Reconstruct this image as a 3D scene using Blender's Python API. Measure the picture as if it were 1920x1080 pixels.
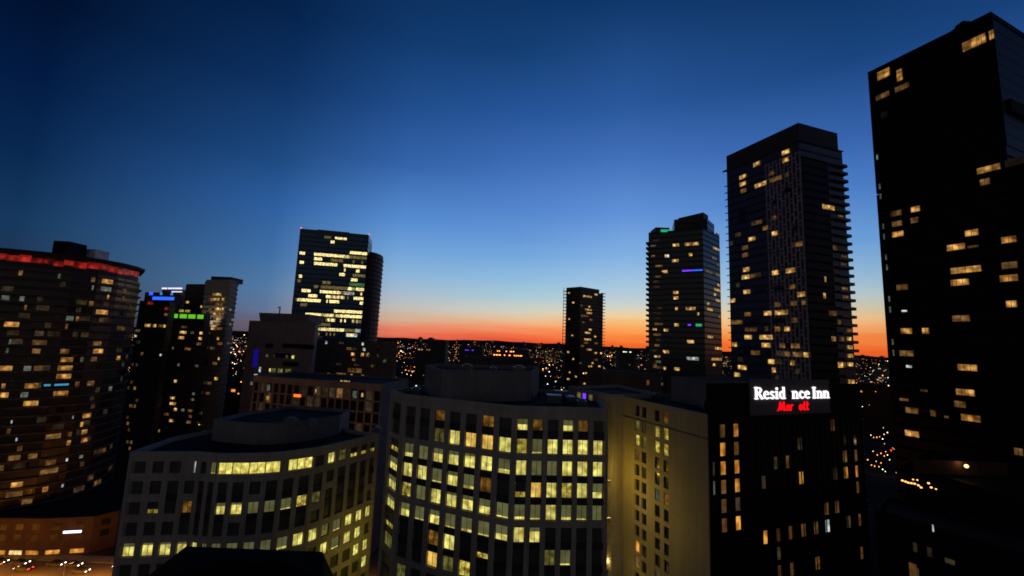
import bpy, bmesh, math, random
from mathutils import Vector
random.seed(7)
S = bpy.context.scene
COL = S.collection
R = math.radians
for o in list(bpy.data.objects):
    bpy.data.objects.remove(o)

# ------------------------------------------------------------------ camera
CAMZ = 75.0
PITCH, ROLL, FPX = R(7.3), R(2.3), 800.0
cp, sp, cr, sr = math.cos(PITCH), math.sin(PITCH), math.cos(ROLL), math.sin(ROLL)
FW = Vector((0, cp, sp)); UP0 = Vector((0, -sp, cp)); RT0 = Vector((1, 0, 0))
RT = RT0 * cr + UP0 * sr
UP = UP0 * cr - RT0 * sr
CAM = Vector((0, 0, CAMZ))
cam_data = bpy.data.cameras.new('camera'); cam = bpy.data.objects.new('camera', cam_data); COL.objects.link(cam)
from mathutils import Matrix
cam.matrix_world = Matrix(((RT.x, UP.x, -FW.x, 0), (RT.y, UP.y, -FW.y, 0), (RT.z, UP.z, -FW.z, CAMZ), (0, 0, 0, 1)))
cam_data.sensor_width = 36; cam_data.lens = 36 * FPX / 1920
cam_data.clip_start = 0.5; cam_data.clip_end = 30000
S.camera = cam
S.view_settings.view_transform = 'Standard'; S.view_settings.look = 'None'
S.view_settings.exposure = 0; S.view_settings.gamma = 1
S.cycles.use_denoising = True
S.cycles.max_bounces = 4; S.cycles.diffuse_bounces = 2; S.cycles.glossy_bounces = 2
S.cycles.sample_clamp_indirect = 3
S.cycles.pixel_filter_type = 'BLACKMAN_HARRIS'; S.cycles.filter_width = 1.7

def ray(px, py):
    return FW + RT * ((px - 960) / FPX) - UP * ((py - 540) / FPX)
def at(px, py, Y):
    d = ray(px, py); return CAM + d * (Y / d.y)
def atz(px, py, z):
    d = ray(px, py); return CAM + d * ((z - CAMZ) / d.z)
def proj(w):
    v = Vector(w) - CAM; k = v.dot(FW)
    if k <= 0.1: return None
    return (960 + FPX * v.dot(RT) / k, 540 - FPX * v.dot(UP) / k)
def on_face(px, py, P0, P1):
    """where the sight line through a photo point meets the vertical plane of a facade: (metres along it, height)"""
    dx, dy = P1[0] - P0[0], P1[1] - P0[1]; L = math.hypot(dx, dy)
    n = Vector((dy / L, -dx / L, 0)); d = ray(px, py)
    t = (Vector((P0[0], P0[1], 0)) - CAM).dot(n) / d.dot(n)
    p = CAM + d * t
    return ((p.x - P0[0]) * dx + (p.y - P0[1]) * dy) / L, p.z

# ------------------------------------------------------------------ colour and world
def lin(c):
    return tuple((v / 255 / 12.92 if v <= 10 else ((v / 255 + .055) / 1.055) ** 2.4) for v in c)

W = bpy.data.worlds.new('World'); S.world = W; W.use_nodes = True
nt = W.node_tree; nt.nodes.clear()
def N(t, kind, **kw):
    n = t.nodes.new(kind)
    for k, v in kw.items(): setattr(n, k, v)
    return n
def math_node(t, op, a, b=None, c=None, clamp=False):
    n = N(t, 'ShaderNodeMath', operation=op); n.use_clamp = clamp
    for i, v in enumerate((a, b, c)):
        if v is None: continue
        if isinstance(v, (int, float)): n.inputs[i].default_value = v
        else: t.links.new(v, n.inputs[i])
    return n.outputs[0]
tc = N(nt, 'ShaderNodeTexCoord'); sep = N(nt, 'ShaderNodeSeparateXYZ'); nt.links.new(tc.outputs['Generated'], sep.inputs[0])
elev = math_node(nt, 'MULTIPLY', math_node(nt, 'ARCSINE', sep.outputs['Z']), 57.29578)
azim = math_node(nt, 'MULTIPLY', math_node(nt, 'ARCTAN2', sep.outputs['X'], sep.outputs['Y']), 57.29578)
noi = N(nt, 'ShaderNodeTexNoise'); noi.inputs['Scale'].default_value = 1.0; noi.inputs['Detail'].default_value = 4
cmb = N(nt, 'ShaderNodeCombineXYZ')
nt.links.new(math_node(nt, 'MULTIPLY', azim, .055), cmb.inputs[0]); nt.links.new(math_node(nt, 'MULTIPLY', elev, 1.1), cmb.inputs[1])
nt.links.new(cmb.outputs[0], noi.inputs['Vector'])
# thin dusk cloud streaks bend the elevation a little close to the horizon
near = math_node(nt, 'SUBTRACT', 1.0, math_node(nt, 'DIVIDE', elev, 7.0), clamp=True)
streak = math_node(nt, 'MULTIPLY', math_node(nt, 'SUBTRACT', noi.outputs['Fac'], .5), near)
elev2 = math_node(nt, 'ADD', elev, math_node(nt, 'MULTIPLY', streak, 2.6))
# sky colour by elevation, at six bearings round from the after-glow
SKY = {
 -110: [(-2, (92, 84, 76)), (5, (98, 92, 88)), (16, (82, 82, 88)), (30, (44, 52, 70)), (46, (10, 22, 46))],
 -76: [(-1, (36, 38, 50)), (3, (34, 48, 70)), (9, (20, 48, 78)), (15, (8, 34, 68)), (21, (3, 22, 56)), (28, (1, 14, 42)), (46, (0, 7, 28))],
 -50: [(-1, (40, 42, 58)), (3, (36, 52, 78)), (9, (22, 56, 92)), (15, (9, 40, 80)), (21, (3, 28, 68)), (28, (1, 16, 46)), (46, (0, 8, 30))],
 -30: [(-.5, (92, 76, 90)), (.9, (104, 93, 108)), (2.7, (97, 115, 148)), (5.2, (82, 122, 164)), (9, (64, 110, 164)), (15, (46, 94, 158)), (20, (30, 74, 130)), (28, (15, 51, 101)), (35, (6, 36, 78)), (46, (2, 22, 54))],
 -15: [(-.3, (214, 84, 66)), (.7, (230, 112, 84)), (1.5, (228, 146, 114)), (2.5, (212, 174, 146)), (4.0, (192, 190, 186)), (5.8, (168, 188, 204)), (8.2, (140, 180, 216)), (11.5, (112, 162, 216)), (15, (88, 142, 210)), (22, (53, 100, 170)), (29, (32, 77, 140)), (36, (18, 58, 110)), (44, (9, 42, 84))],
 1: [(-.3, (226, 80, 50)), (.4, (234, 92, 56)), (1.2, (244, 118, 74)), (2.0, (246, 150, 102)), (2.9, (237, 188, 142)), (4.2, (210, 208, 192)), (6.1, (170, 202, 214)), (8.5, (143, 188, 222)), (11.5, (118, 168, 221)), (14, (102, 152, 215)), (17.2, (86, 136, 208)), (24, (60, 106, 180)), (30, (38, 84, 152)), (36, (21, 64, 118)), (43, (12, 48, 96))],
 15: [(-.3, (240, 98, 40)), (.5, (246, 114, 46)), (1.8, (254, 154, 76)), (3.0, (248, 184, 112)), (3.9, (241, 207, 154)), (4.9, (218, 213, 190)), (6.0, (192, 208, 213)), (8.2, (164, 198, 224)), (11.8, (130, 176, 226)), (17, (98, 146, 216)), (24, (66, 112, 186)), (30, (42, 88, 156)), (41, (15, 54, 104))],
 40: [(-.3, (230, 90, 36)), (.4, (238, 98, 42)), (1.2, (242, 114, 52)), (2.1, (240, 136, 70)), (3.0, (240, 172, 112)), (4.0, (234, 190, 138)), (5.1, (206, 196, 168)), (6.3, (182, 198, 200)), (8.4, (148, 184, 214)), (12, (108, 158, 214)), (17.5, (75, 125, 197)), (23, (53, 98, 170)), (30, (25, 68, 126)), (38, (11, 48, 94))],
 75: [(-.3, (120, 70, 50)), (2, (130, 90, 66)), (5, (100, 105, 110)), (12, (60, 95, 145)), (25, (26, 62, 118)), (40, (7, 36, 78))],
 120: [(-2, (92, 84, 76)), (5, (98, 92, 88)), (16, (82, 82, 88)), (30, (44, 52, 70)), (46, (10, 22, 46))],
}
prev = None; pk = None
E0, E1 = -2.0, 48.0
for key in sorted(SKY):
    rmp = N(nt, 'ShaderNodeValToRGB'); cr_ = rmp.color_ramp; st = SKY[key]
    while len(cr_.elements) > 1: cr_.elements.remove(cr_.elements[-1])
    cr_.elements[0].position = (st[0][0] - E0) / (E1 - E0); cr_.elements[0].color = (*lin(st[0][1]), 1)
    for e_, c_ in st[1:]:
        el = cr_.elements.new((e_ - E0) / (E1 - E0)); el.color = (*lin(c_), 1)
    cr_.interpolation = 'LINEAR'
    nt.links.new(math_node(nt, 'DIVIDE', math_node(nt, 'SUBTRACT', elev2, E0), E1 - E0), rmp.inputs[0])
    if prev is None: prev = rmp.outputs[0]
    else:
        mx = N(nt, 'ShaderNodeMix', data_type='RGBA')
        mr = N(nt, 'ShaderNodeMapRange'); mr.inputs[1].default_value = pk; mr.inputs[2].default_value = key
        nt.links.new(azim, mr.inputs[0]); nt.links.new(mr.outputs[0], mx.inputs[0])
        nt.links.new(prev, mx.inputs[6]); nt.links.new(rmp.outputs[0], mx.inputs[7]); prev = mx.outputs[2]
    pk = key
bg = N(nt, 'ShaderNodeBackground'); wo = N(nt, 'ShaderNodeOutputWorld'); bg.inputs[1].default_value = 1.0
nt.links.new(prev, bg.inputs[0]); nt.links.new(bg.outputs[0], wo.inputs[0])
W.cycles.sampling_method = 'MANUAL'; W.cycles.sample_map_resolution = 512

# ------------------------------------------------------------------ materials
MATS = {}
def mat(name, rgb, rough=.8, metal=0, mottle=.25, scale=.35, spec=.3, fine=0):
    if name in MATS: return MATS[name]
    m = bpy.data.materials.new(name); m.use_nodes = True; t = m.node_tree; b = t.nodes['Principled BSDF']
    b.inputs['Roughness'].default_value = rough; b.inputs['Metallic'].default_value = metal; b.inputs['Specular IOR Level'].default_value = spec
    c = N(t, 'ShaderNodeTexCoord'); n = N(t, 'ShaderNodeTexNoise'); n.inputs['Scale'].default_value = scale; n.inputs['Detail'].default_value = 5
    t.links.new(c.outputs['Object'], n.inputs['Vector'])
    r = N(t, 'ShaderNodeValToRGB'); r.color_ramp.elements[0].position = .3; r.color_ramp.elements[1].position = .7
    r.color_ramp.elements[0].color = (*[v * (1 - mottle) for v in rgb], 1); r.color_ramp.elements[1].color = (*[v * (1 + mottle) for v in rgb], 1)
    if fine:   # rain streaks and panel joints
        mp = N(t, 'ShaderNodeMapping'); mp.inputs['Scale'].default_value = (1.6, 1.6, .06); t.links.new(c.outputs['Object'], mp.inputs[0])
        n2 = N(t, 'ShaderNodeTexNoise'); n2.inputs['Scale'].default_value = 1.0; n2.inputs['Detail'].default_value = 4; t.links.new(mp.outputs[0], n2.inputs['Vector'])
        s2 = N(t, 'ShaderNodeSeparateXYZ'); t.links.new(c.outputs['Object'], s2.inputs[0])
        jt = math_node(t, 'LESS_THAN', math_node(t, 'FRACT', math_node(t, 'DIVIDE', s2.outputs['Z'], fine)), .03)
        f1 = math_node(t, 'ADD', math_node(t, 'MULTIPLY', n.outputs['Fac'], .5), math_node(t, 'MULTIPLY', n2.outputs['Fac'], .5))
        f1 = math_node(t, 'SUBTRACT', f1, math_node(t, 'MULTIPLY', jt, .2)); t.links.new(f1, r.inputs[0])
    else: t.links.new(n.outputs['Fac'], r.inputs[0])
    t.links.new(r.outputs[0], b.inputs['Base Color'])
    MATS[name] = m; return m
def glass(name, rgb, rough=.12, floor=0, band=.0, bandrgb=(.03, .03, .03)):
    """dark curtain-wall glass; floor > 0 adds spandrel bands and mullion lines of that storey height"""
    if name in MATS: return MATS[name]
    m = bpy.data.materials.new(name); m.use_nodes = True; t = m.node_tree; b = t.nodes['Principled BSDF']
    b.inputs['Roughness'].default_value = rough; b.inputs['Specular IOR Level'].default_value = .5
    b.inputs['Base Color'].default_value = (*rgb, 1)
    if floor:
        c = N(t, 'ShaderNodeTexCoord'); s = N(t, 'ShaderNodeSeparateXYZ'); t.links.new(c.outputs['Object'], s.inputs[0])
        fr = math_node(t, 'FRACT', math_node(t, 'DIVIDE', s.outputs['Z'], floor))
        k1 = math_node(t, 'LESS_THAN', fr, band)
        hx = math_node(t, 'FRACT', math_node(t, 'DIVIDE', math_node(t, 'ADD', s.outputs['X'], math_node(t, 'MULTIPLY', s.outputs['Y'], .37)), 1.7))
        k2 = math_node(t, 'LESS_THAN', hx, .07)
        k = math_node(t, 'MAXIMUM', k1, k2)
        mx = N(t, 'ShaderNodeMix', data_type='RGBA'); mx.inputs[6].default_value = (*rgb, 1); mx.inputs[7].default_value = (*bandrgb, 1)
        t.links.new(k, mx.inputs[0]); t.links.new(mx.outputs[2], b.inputs['Base Color'])
        t.links.new(math_node(t, 'ADD', math_node(t, 'MULTIPLY', k, .45), rough), b.inputs['Roughness'])
    MATS[name] = m; return m
def lit(name, rgb, strength=1.0, lo=.35, scale=3.0, var=.5, sampled=False, spot=0):
    """a lit room seen through its pane: uneven light, furniture and ceiling lamps, different in every window"""
    if name in MATS: return MATS[name]
    m = bpy.data.materials.new(name); m.use_nodes = True; t = m.node_tree; b = t.nodes['Principled BSDF']
    b.inputs['Base Color'].default_value = (.01, .01, .01, 1); b.inputs['Roughness'].default_value = .3; b.inputs['Specular IOR Level'].default_value = .2
    c = N(t, 'ShaderNodeTexCoord'); oi = N(t, 'ShaderNodeObjectInfo'); ge = N(t, 'ShaderNodeNewGeometry')
    rnd = math_node(t, 'FRACT', math_node(t, 'ADD', oi.outputs['Random'], ge.outputs['Random Per Island']))
    off = N(t, 'ShaderNodeVectorMath', operation='ADD'); cx = N(t, 'ShaderNodeCombineXYZ')
    t.links.new(math_node(t, 'MULTIPLY', rnd, 91.0), cx.inputs[0]); t.links.new(math_node(t, 'MULTIPLY', rnd, 37.0), cx.inputs[1])
    t.links.new(c.outputs['UV'], off.inputs[0]); t.links.new(cx.outputs[0], off.inputs[1])
    n1 = N(t, 'ShaderNodeTexNoise'); n1.inputs['Scale'].default_value = scale; n1.inputs['Detail'].default_value = 1.5
    t.links.new(off.outputs[0], n1.inputs['Vector'])
    v1 = N(t, 'ShaderNodeTexVoronoi', feature='F1', distance='CHEBYCHEV'); v1.inputs['Scale'].default_value = scale * 1.3
    t.links.new(off.outputs[0], v1.inputs['Vector'])
    mr = N(t, 'ShaderNodeMapRange'); mr.inputs[1].default_value = .32; mr.inputs[2].default_value = .62; mr.inputs[3].default_value = lo; mr.inputs[4].default_value = 1.15
    t.links.new(n1.outputs['Fac'], mr.inputs[0])
    mv = N(t, 'ShaderNodeMapRange'); mv.inputs[1].default_value = .1; mv.inputs[2].default_value = .5; mv.inputs[3].default_value = 1.1; mv.inputs[4].default_value = lo + .15
    t.links.new(v1.outputs['Distance'], mv.inputs[0])
    k = math_node(t, 'MULTIPLY', mr.outputs[0], mv.outputs[0])
    k = math_node(t, 'MULTIPLY', k, math_node(t, 'ADD', math_node(t, 'MULTIPLY', rnd, var), strength * (1 - var * .5) if var < 1 else strength * .5))
    if spot:   # a lamp somewhere in the room
        ce = N(t, 'ShaderNodeCombineXYZ')
        t.links.new(math_node(t, 'ADD', math_node(t, 'MULTIPLY', math_node(t, 'FRACT', math_node(t, 'MULTIPLY', rnd, 13.7)), .7), .15), ce.inputs[0])
        t.links.new(math_node(t, 'ADD', math_node(t, 'MULTIPLY', math_node(t, 'FRACT', math_node(t, 'MULTIPLY', rnd, 29.3)), .4), .15), ce.inputs[1])
        di = N(t, 'ShaderNodeVectorMath', operation='DISTANCE'); t.links.new(c.outputs['UV'], di.inputs[0]); t.links.new(ce.outputs[0], di.inputs[1])
        ms = N(t, 'ShaderNodeMapRange', interpolation_type='SMOOTHSTEP'); ms.inputs[1].default_value = .0; ms.inputs[2].default_value = .42; ms.inputs[3].default_value = spot; ms.inputs[4].default_value = 0
        t.links.new(di.outputs['Value'], ms.inputs[0]); k = math_node(t, 'ADD', k, ms.outputs[0])
    # warm corners and pale lamps
    mx = N(t, 'ShaderNodeMix', data_type='RGBA'); cc = lin(rgb)
    mx.inputs[6].default_value = (cc[0], cc[1] * .62, cc[2] * .35, 1); mx.inputs[7].default_value = (*cc, 1)
    t.links.new(mr.outputs[0], mx.inputs[0])
    t.links.new(mx.outputs[2], b.inputs['Emission Color']); t.links.new(k, b.inputs['Emission Strength'])
    if not sampled: m.cycles.emission_sampling = 'NONE'
    MATS[name] = m; return m
def glow(name, rgb, strength, sampled=False):
    if name in MATS: return MATS[name]
    m = bpy.data.materials.new(name); m.use_nodes = True; t = m.node_tree; b = t.nodes['Principled BSDF']
    b.inputs['Base Color'].default_value = (*[v * .3 for v in lin(rgb)], 1)
    b.inputs['Emission Color'].default_value = (*lin(rgb), 1); b.inputs['Emission Strength'].default_value = strength
    if not sampled: m.cycles.emission_sampling = 'NONE'
    MATS[name] = m; return m

beige = mat('beige_concrete', (.34, .30, .26), .85, mottle=.26, scale=.25, fine=1.81)
beige_d = mat('sand_render', (.33, .29, .20), .9, mottle=.2, scale=.12, fine=2.95)
grey_c = mat('grey_concrete', (.17, .165, .17), .85, mottle=.28, scale=.2, fine=2.4)
dark_c = mat('dark_concrete', (.06, .055, .055), .85, mottle=.25, scale=.15)
roof_m = mat('roof_felt', (.016, .016, .019), .95, spec=.1, mottle=.35, scale=.3)
black = mat('black_cladding', (.008, .008, .0085), .7, mottle=.2, scale=.6, spec=.1)
charcoal = mat('charcoal_panel', (.035, .034, .038), .6, mottle=.15, scale=.5)
spand = mat('dark_spandrel', (.034, .034, .034), .5, mottle=.2, scale=.5)
asphalt = mat('asphalt', (.05, .048, .046), .75, mottle=.3, scale=.12)
paving = mat('paving', (.14, .13, .12), .85, mottle=.2, scale=.4)
white_p = mat('road_paint', (.6, .6, .58), .7, mottle=.12, scale=1.5)
metal_g = mat('grey_metal', (.12, .12, .13), .45, metal=.6, mottle=.15, scale=2)
G_dark = glass('dark_pane', (.012, .014, .013), .15)
G_off = glass('office_dark_pane', (.060, .064, .056), .4)
G_blue = glass('blue_curtain_wall', (.030, .045, .105), .3, 3.06, .28, (.016, .022, .045))
G_black = glass('black_curtain_wall', (.007, .007, .008), .25, 3.06, .25, (.013, .012, .012))
G_teal = glass('teal_curtain_wall', (.028, .10, .19), .3, 3.9, .3, (.016, .05, .09))
G_brown = glass('brown_curtain_wall', (.013, .012, .011), .3, 3.0, .3, (.03, .026, .022))
slab_m = mat('balcony_concrete', (.09, .085, .085), .8, mottle=.2, scale=.4)
slab_d = mat('dark_balcony', (.03, .028, .027), .8, mottle=.2, scale=.4)

L_off = lit('office_light', (242, 234, 124), .92, .5, 1.9, .4, spot=.35)
L_off2 = lit('office_light_patchy', (228, 212, 92), .8, .3, 2.6, .3)
L_offdim = lit('office_light_dim', (120, 118, 62), .6, .45, 2.0, .3)
L_orange = lit('office_light_orange', (250, 208, 98), 1.0, .5, 1.5, .25)
L_oran_d = lit('orange_dim', (150, 108, 42), .55, .35, 2.0, .35)
L_blind = lit('backlit_blind', (104, 104, 66), .62, .8, 1.4, .25)
L_strip = lit('canteen_light', (250, 238, 120), 1.1, .5, 2.4, .1)
L_cool = lit('cool_room_light', (210, 225, 225), .6, .4, 1.6, .4, spot=.8)
L_cooldim = lit('cool_room_dim', (110, 125, 112), .55, .5, 1.6, .4)
L_warm = lit('warm_room_light', (248, 198, 112), .62, .35, 1.3, .5, spot=.9)
L_amber = lit('amber_room_light', (226, 166, 84), .6, .35, 1.3, .5, spot=.7)
L_warmd = lit('warm_room_dim', (140, 104, 58), .42, .4, 1.3, .6, spot=.25)
L_verydim = lit('faint_room', (70, 58, 42), .5, .5, 1.2, .5)
L_dots = lit('office_floor_light', (254, 238, 165), 4.2, .06, 4.2, .3)
L_dotsd = lit('office_floor_dim', (170, 160, 96), 1.0, .05, 4.2, .3)
L_green = lit('green_room_light', (90, 160, 100), .8, .2, 3.0, .3)
L_hot = lit('hotel_room_light', (250, 172, 70), .75, .4, 1.2, .35, spot=.5)
L_hotd = lit('hotel_room_dim', (120, 84, 42), .55, .5, 1.2, .5)
L_red = lit('red_crown_light', (196, 44, 34), .38, .25, .45, .6, spot=.4)
L_faintest = lit('barely_lit_room', (34, 28, 22), .4, .5, 1.2, .5)
L_shop = lit('shop_light', (255, 222, 150), 1.7, .5, .9, .4)
L_shopr = lit('red_shop_light', (255, 70, 40), 1.5, .5, .9, .3)
E_white = glow('white_lamp', (255, 245, 230), 3.0)
E_warm = glow('warm_lamp', (255, 205, 130), 3.0)
E_orange = glow('sodium_lamp', (255, 150, 60), 3.0)
E_red = glow('red_lamp', (255, 40, 30), 2.2)
E_blue = glow('blue_lamp', (40, 90, 255), 1.6)
E_purple = glow('purple_lamp', (110, 50, 255), 1.6)
E_cyan = glow('cyan_lamp', (60, 150, 200), .9)
E_green = glow('green_lamp', (120, 220, 40), .75)
E_teal = glow('teal_lamp', (40, 190, 130), .8)
E_ltgreen = glow('pale_green_lamp', (200, 255, 190), 2.2)

# ------------------------------------------------------------------ mesh helpers
class MB:
    def __init__(self): self.v = []; self.f = []; self.mi = []; self.uv = {}
    def quad(self, a, b, c, d, mi=0):
        i = len(self.v); self.v += [tuple(a), tuple(b), tuple(c), tuple(d)]; self.f.append((i, i + 1, i + 2, i + 3)); self.mi.append(mi)
    def hexa(self, bot, top, mi=0):
        """bot, top: four points each, counter-clockwise from above"""
        i = len(self.v); self.v += [tuple(p) for p in bot] + [tuple(p) for p in top]
        for q in ((3, 2, 1, 0), (4, 5, 6, 7), (0, 1, 5, 4), (1, 2, 6, 5), (2, 3, 7, 6), (3, 0, 4, 7)):
            self.f.append(tuple(i + k for k in q)); self.mi.append(mi)
    def box(self, x0, y0, z0, x1, y1, z1, mi=0):
        self.hexa([(x0, y0, z0), (x1, y0, z0), (x1, y1, z0), (x0, y1, z0)], [(x0, y0, z1), (x1, y0, z1), (x1, y1, z1), (x0, y1, z1)], mi)
    def prism(self, poly, z0, z1, mi=0, top_mi=None, inset=0):
        poly = ccw(poly); n = len(poly); i = len(self.v)
        top = offset(poly, -inset) if inset else poly
        self.v += [(p[0], p[1], z0) for p in poly] + [(p[0], p[1], z1) for p in top]
        for k in range(n):
            j = (k + 1) % n; self.f.append((i + k, i + j, i + n + j, i + n + k)); self.mi.append(mi)
        self.f.append(tuple(i + n + k for k in range(n))); self.mi.append(mi if top_mi is None else top_mi)
        self.f.append(tuple(i + k for k in reversed(range(n)))); self.mi.append(mi)
    def ring(self, poly, z0, z1, t, mi=0):
        poly = ccw(poly); o = offset(poly, t)
        for k in range(len(poly)):
            j = (k + 1) % len(poly)
            a, b, c, d = o[k], o[j], poly[j], poly[k]
            self.hexa([(*a, z0), (*b, z0), (*c, z0), (*d, z0)], [(*a, z1), (*b, z1), (*c, z1), (*d, z1)], mi)
    def obox(self, P0, d, u0, u1, n, t0, t1, z0, z1, mi=0):
        """box along a facade: metres u along d, t out along n"""
        q = [(P0[0] + d[0] * u + n[0] * t, P0[1] + d[1] * u + n[1] * t) for u, t in ((u0, t1), (u1, t1), (u1, t0), (u0, t0))]
        self.hexa([(*p, z0) for p in q], [(*p, z1) for p in q], mi)
    def build(self, name, mats, parent=None, loc=None, label=None):
        me = bpy.data.meshes.new(name)
        off = Vector(loc) if loc is not None else (parent.location.copy() if parent is not None else Vector((0, 0, 0)))
        me.from_pydata([(x - off.x, y - off.y, z - off.z) for x, y, z in self.v], [], self.f)
        if not isinstance(mats, (list, tuple)): mats = [mats]
        for m in mats: me.materials.append(m)
        me.polygons.foreach_set('material_index', self.mi)
        me.update()
        o = bpy.data.objects.new(name, me); COL.objects.link(o)
        if parent is not None: o.parent = parent; o.location = off - parent.location if loc is not None else (0, 0, 0)
        else: o.location = off
        if label: o['label'] = label
        return o
def ccw(p):
    p = [(q[0], q[1]) for q in p]
    a = sum(p[i][0] * p[(i + 1) % len(p)][1] - p[(i + 1) % len(p)][0] * p[i][1] for i in range(len(p)))
    return p if a > 0 else p[::-1]
def offset(p, t):
    n = len(p); out = []
    for i in range(n):
        a, b, c = p[i - 1], p[i], p[(i + 1) % n]
        d1 = Vector((b[0] - a[0], b[1] - a[1])).normalized(); d2 = Vector((c[0] - b[0], c[1] - b[1])).normalized()
        n1 = Vector((d1.y, -d1.x)); n2 = Vector((d2.y, -d2.x)); m = n1 + n2
        k = max(m.length_squared, .3); m = m * (2 / k)
        out.append((b[0] + m.x * t, b[1] + m.y * t))
    return out
def tag(o, label, cat, group=None, kind=None):
    o['label'] = label; o['category'] = cat
    if group: o['group'] = group
    if kind: o['kind'] = kind
    return o
def struct(o): o['kind'] = 'structure'; return o
def empty(name, loc, label=None, cat=None, group=None, rz=0):
    o = bpy.data.objects.new(name, None); COL.objects.link(o); o.location = loc; o.rotation_euler.z = rz; o.empty_display_size = .5
    if label: tag(o, label, cat, group)
    return o
PANES = {}
def box_mesh(name, w, h, t, m, uv=True):
    key = (name, round(w, 2), round(h, 2), t, m.name)
    if key in PANES: return PANES[key]
    me = bpy.data.meshes.new(name)
    x, y = w / 2, t
    vs = [(-x, -y, 0), (x, -y, 0), (x, 0, 0), (-x, 0, 0), (-x, -y, h), (x, -y, h), (x, 0, h), (-x, 0, h)]
    fs = [(3, 2, 1, 0), (4, 5, 6, 7), (0, 1, 5, 4), (1, 2, 6, 5), (2, 3, 7, 6), (3, 0, 4, 7)]
    me.from_pydata(vs, [], fs); me.materials.append(m)
    l = me.uv_layers.new(name='UVMap')
    for p in me.polygons:
        for li in p.loop_indices:
            v = vs[me.loops[li].vertex_index]; l.data[li].uv = (v[0] / 2.4 + .5, v[2] / 2.4)
    PANES[key] = me; return me
def frame_mesh(w, h, m):
    key = ('frame', round(w, 2), round(h, 2))
    if key in PANES: return PANES[key]
    b = MB(); f = .07
    n = max(2, round(w / 1.35)); bars = [(-w / 2 + w * k / n - .035, f, -w / 2 + w * k / n + .035, h - f) for k in range(1, n)]
    for x0, z0, x1, z1 in [(-w / 2, 0, -w / 2 + f, h), (w / 2 - f, 0, w / 2, h), (-w / 2 + f, 0, w / 2 - f, f), (-w / 2 + f, h - f, w / 2 - f, h)] + bars:
        b.box(x0, -.12, z0, x1, -.062, z1)
    me = bpy.data.meshes.new('frame'); me.from_pydata(b.v, [], b.f); me.materials.append(m); PANES[key] = me; return me

class Building:
    """a building: an Empty at its base, its big meshes, and its windows (the hundred largest in view as parts, any more as one)"""
    def __init__(self, name, label, loc, cat='building', group=None):
        self.root = empty(name, (loc[0], loc[1], 0), label, cat, group); self.win = []
    def add_window(self, P0, P1, u, z, w, h, m, out=.0, blind=0, frame=False, bm=None):
        dx, dy = P1[0] - P0[0], P1[1] - P0[1]; L = math.hypot(dx, dy); dx /= L; dy /= L
        p = Vector((P0[0] + dx * u + dy * out, P0[1] + dy * u - dx * out, z))
        self.win.append((p, math.atan2(dy, dx), w, h, m, blind, frame, bm))
    def px(self, P0, P1, pts, m, fh, z0=0, hfrac=.6, out=.06, frame=False):
        """lit windows where the photo shows them on this facade, set on the storey grid"""
        L = math.hypot(P1[0] - P0[0], P1[1] - P0[1])
        for q in pts:
            x, y, w = q[:3]
            u, z = on_face(x, y, P0, P1); ua, _ = on_face(x - w / 2, y, P0, P1); ub, _ = on_face(x + w / 2, y, P0, P1)
            ww = abs(ub - ua); k = math.floor((z - z0) / fh); zz = z0 + k * fh + fh * (1 - hfrac) * .5
            u = min(max(u, ww / 2 + .1), L - ww / 2 - .1)
            self.add_window(P0, P1, u, zz, ww * .88, fh * hfrac * (q[3] if len(q) > 3 else 1) * .9, m, out, 0, frame)
    def flush(self):
        def size(s):
            q = proj(s[0])
            if q is None or not (-40 < q[0] < 1960 and -40 < q[1] < 1120): return 0
            return s[2] * s[3] / (s[0] - CAM).length_squared * (2.5 if s[4].name not in ('dark_pane', 'office_dark_pane') else 1)
        ws = sorted(self.win, key=size, reverse=True)
        for p, a, w, h, m, bl, fr, bm in ws[:100]:
            o = bpy.data.objects.new('window', box_mesh('window', w, h, .06, m)); COL.objects.link(o)
            o.parent = self.root; o.location = p - self.root.location; o.rotation_euler.z = a
            if bl:
                c = bpy.data.objects.new('blind', box_mesh('blind', w, h * bl, .03, bm or L_blind)); COL.objects.link(c)
                c.parent = o; c.location = (0, -.064, h * (1 - bl))
            if fr:
                c = bpy.data.objects.new('frame', frame_mesh(w, h, metal_g)); COL.objects.link(c); c.parent = o
        if len(ws) > 100:
            b = MB(); mats = []
            for p, a, w, h, m, bl, fr, bm in ws[100:]:
                if m not in mats: mats.append(m)
                d = (math.cos(a), math.sin(a)); n = (math.sin(a), -math.cos(a))
                b.obox((p.x, p.y), d, -w / 2, w / 2, n, 0, .06, p.z, p.z + h, mats.index(m))
                if bl:
                    if L_blind not in mats: mats.append(L_blind)
                    b.obox((p.x, p.y), d, -w / 2, w / 2, n, .064, .094, p.z + h * (1 - bl), p.z + h, mats.index(L_blind))
            o = b.build('window', mats, self.root); o['kind'] = 'stuff'
            l = o.data.uv_layers.new(name='UVMap'); vs = o.data.vertices
            for pl in o.data.polygons:
                for li in pl.loop_indices:
                    co = vs[o.data.loops[li].vertex_index].co; l.data[li].uv = ((co.x + co.y * .6) / 2.4, co.z / 2.4)
        self.win = []
    def slabs(self, poly, zs, t, h, m, name='floor_slab', inset=.3):
        """one projecting slab edge per storey, each a part of its own, all sharing one mesh"""
        b = MB(); b.ring(offset(ccw(poly), -inset), 0, h, t + inset)
        me = None
        for z in zs:
            if me is None:
                o = b.build(name, m, self.root); me = o.data; o.location.z = z
            else:
                o = bpy.data.objects.new(name, me); COL.objects.link(o); o.parent = self.root; o.location = (0, 0, z)

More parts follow.
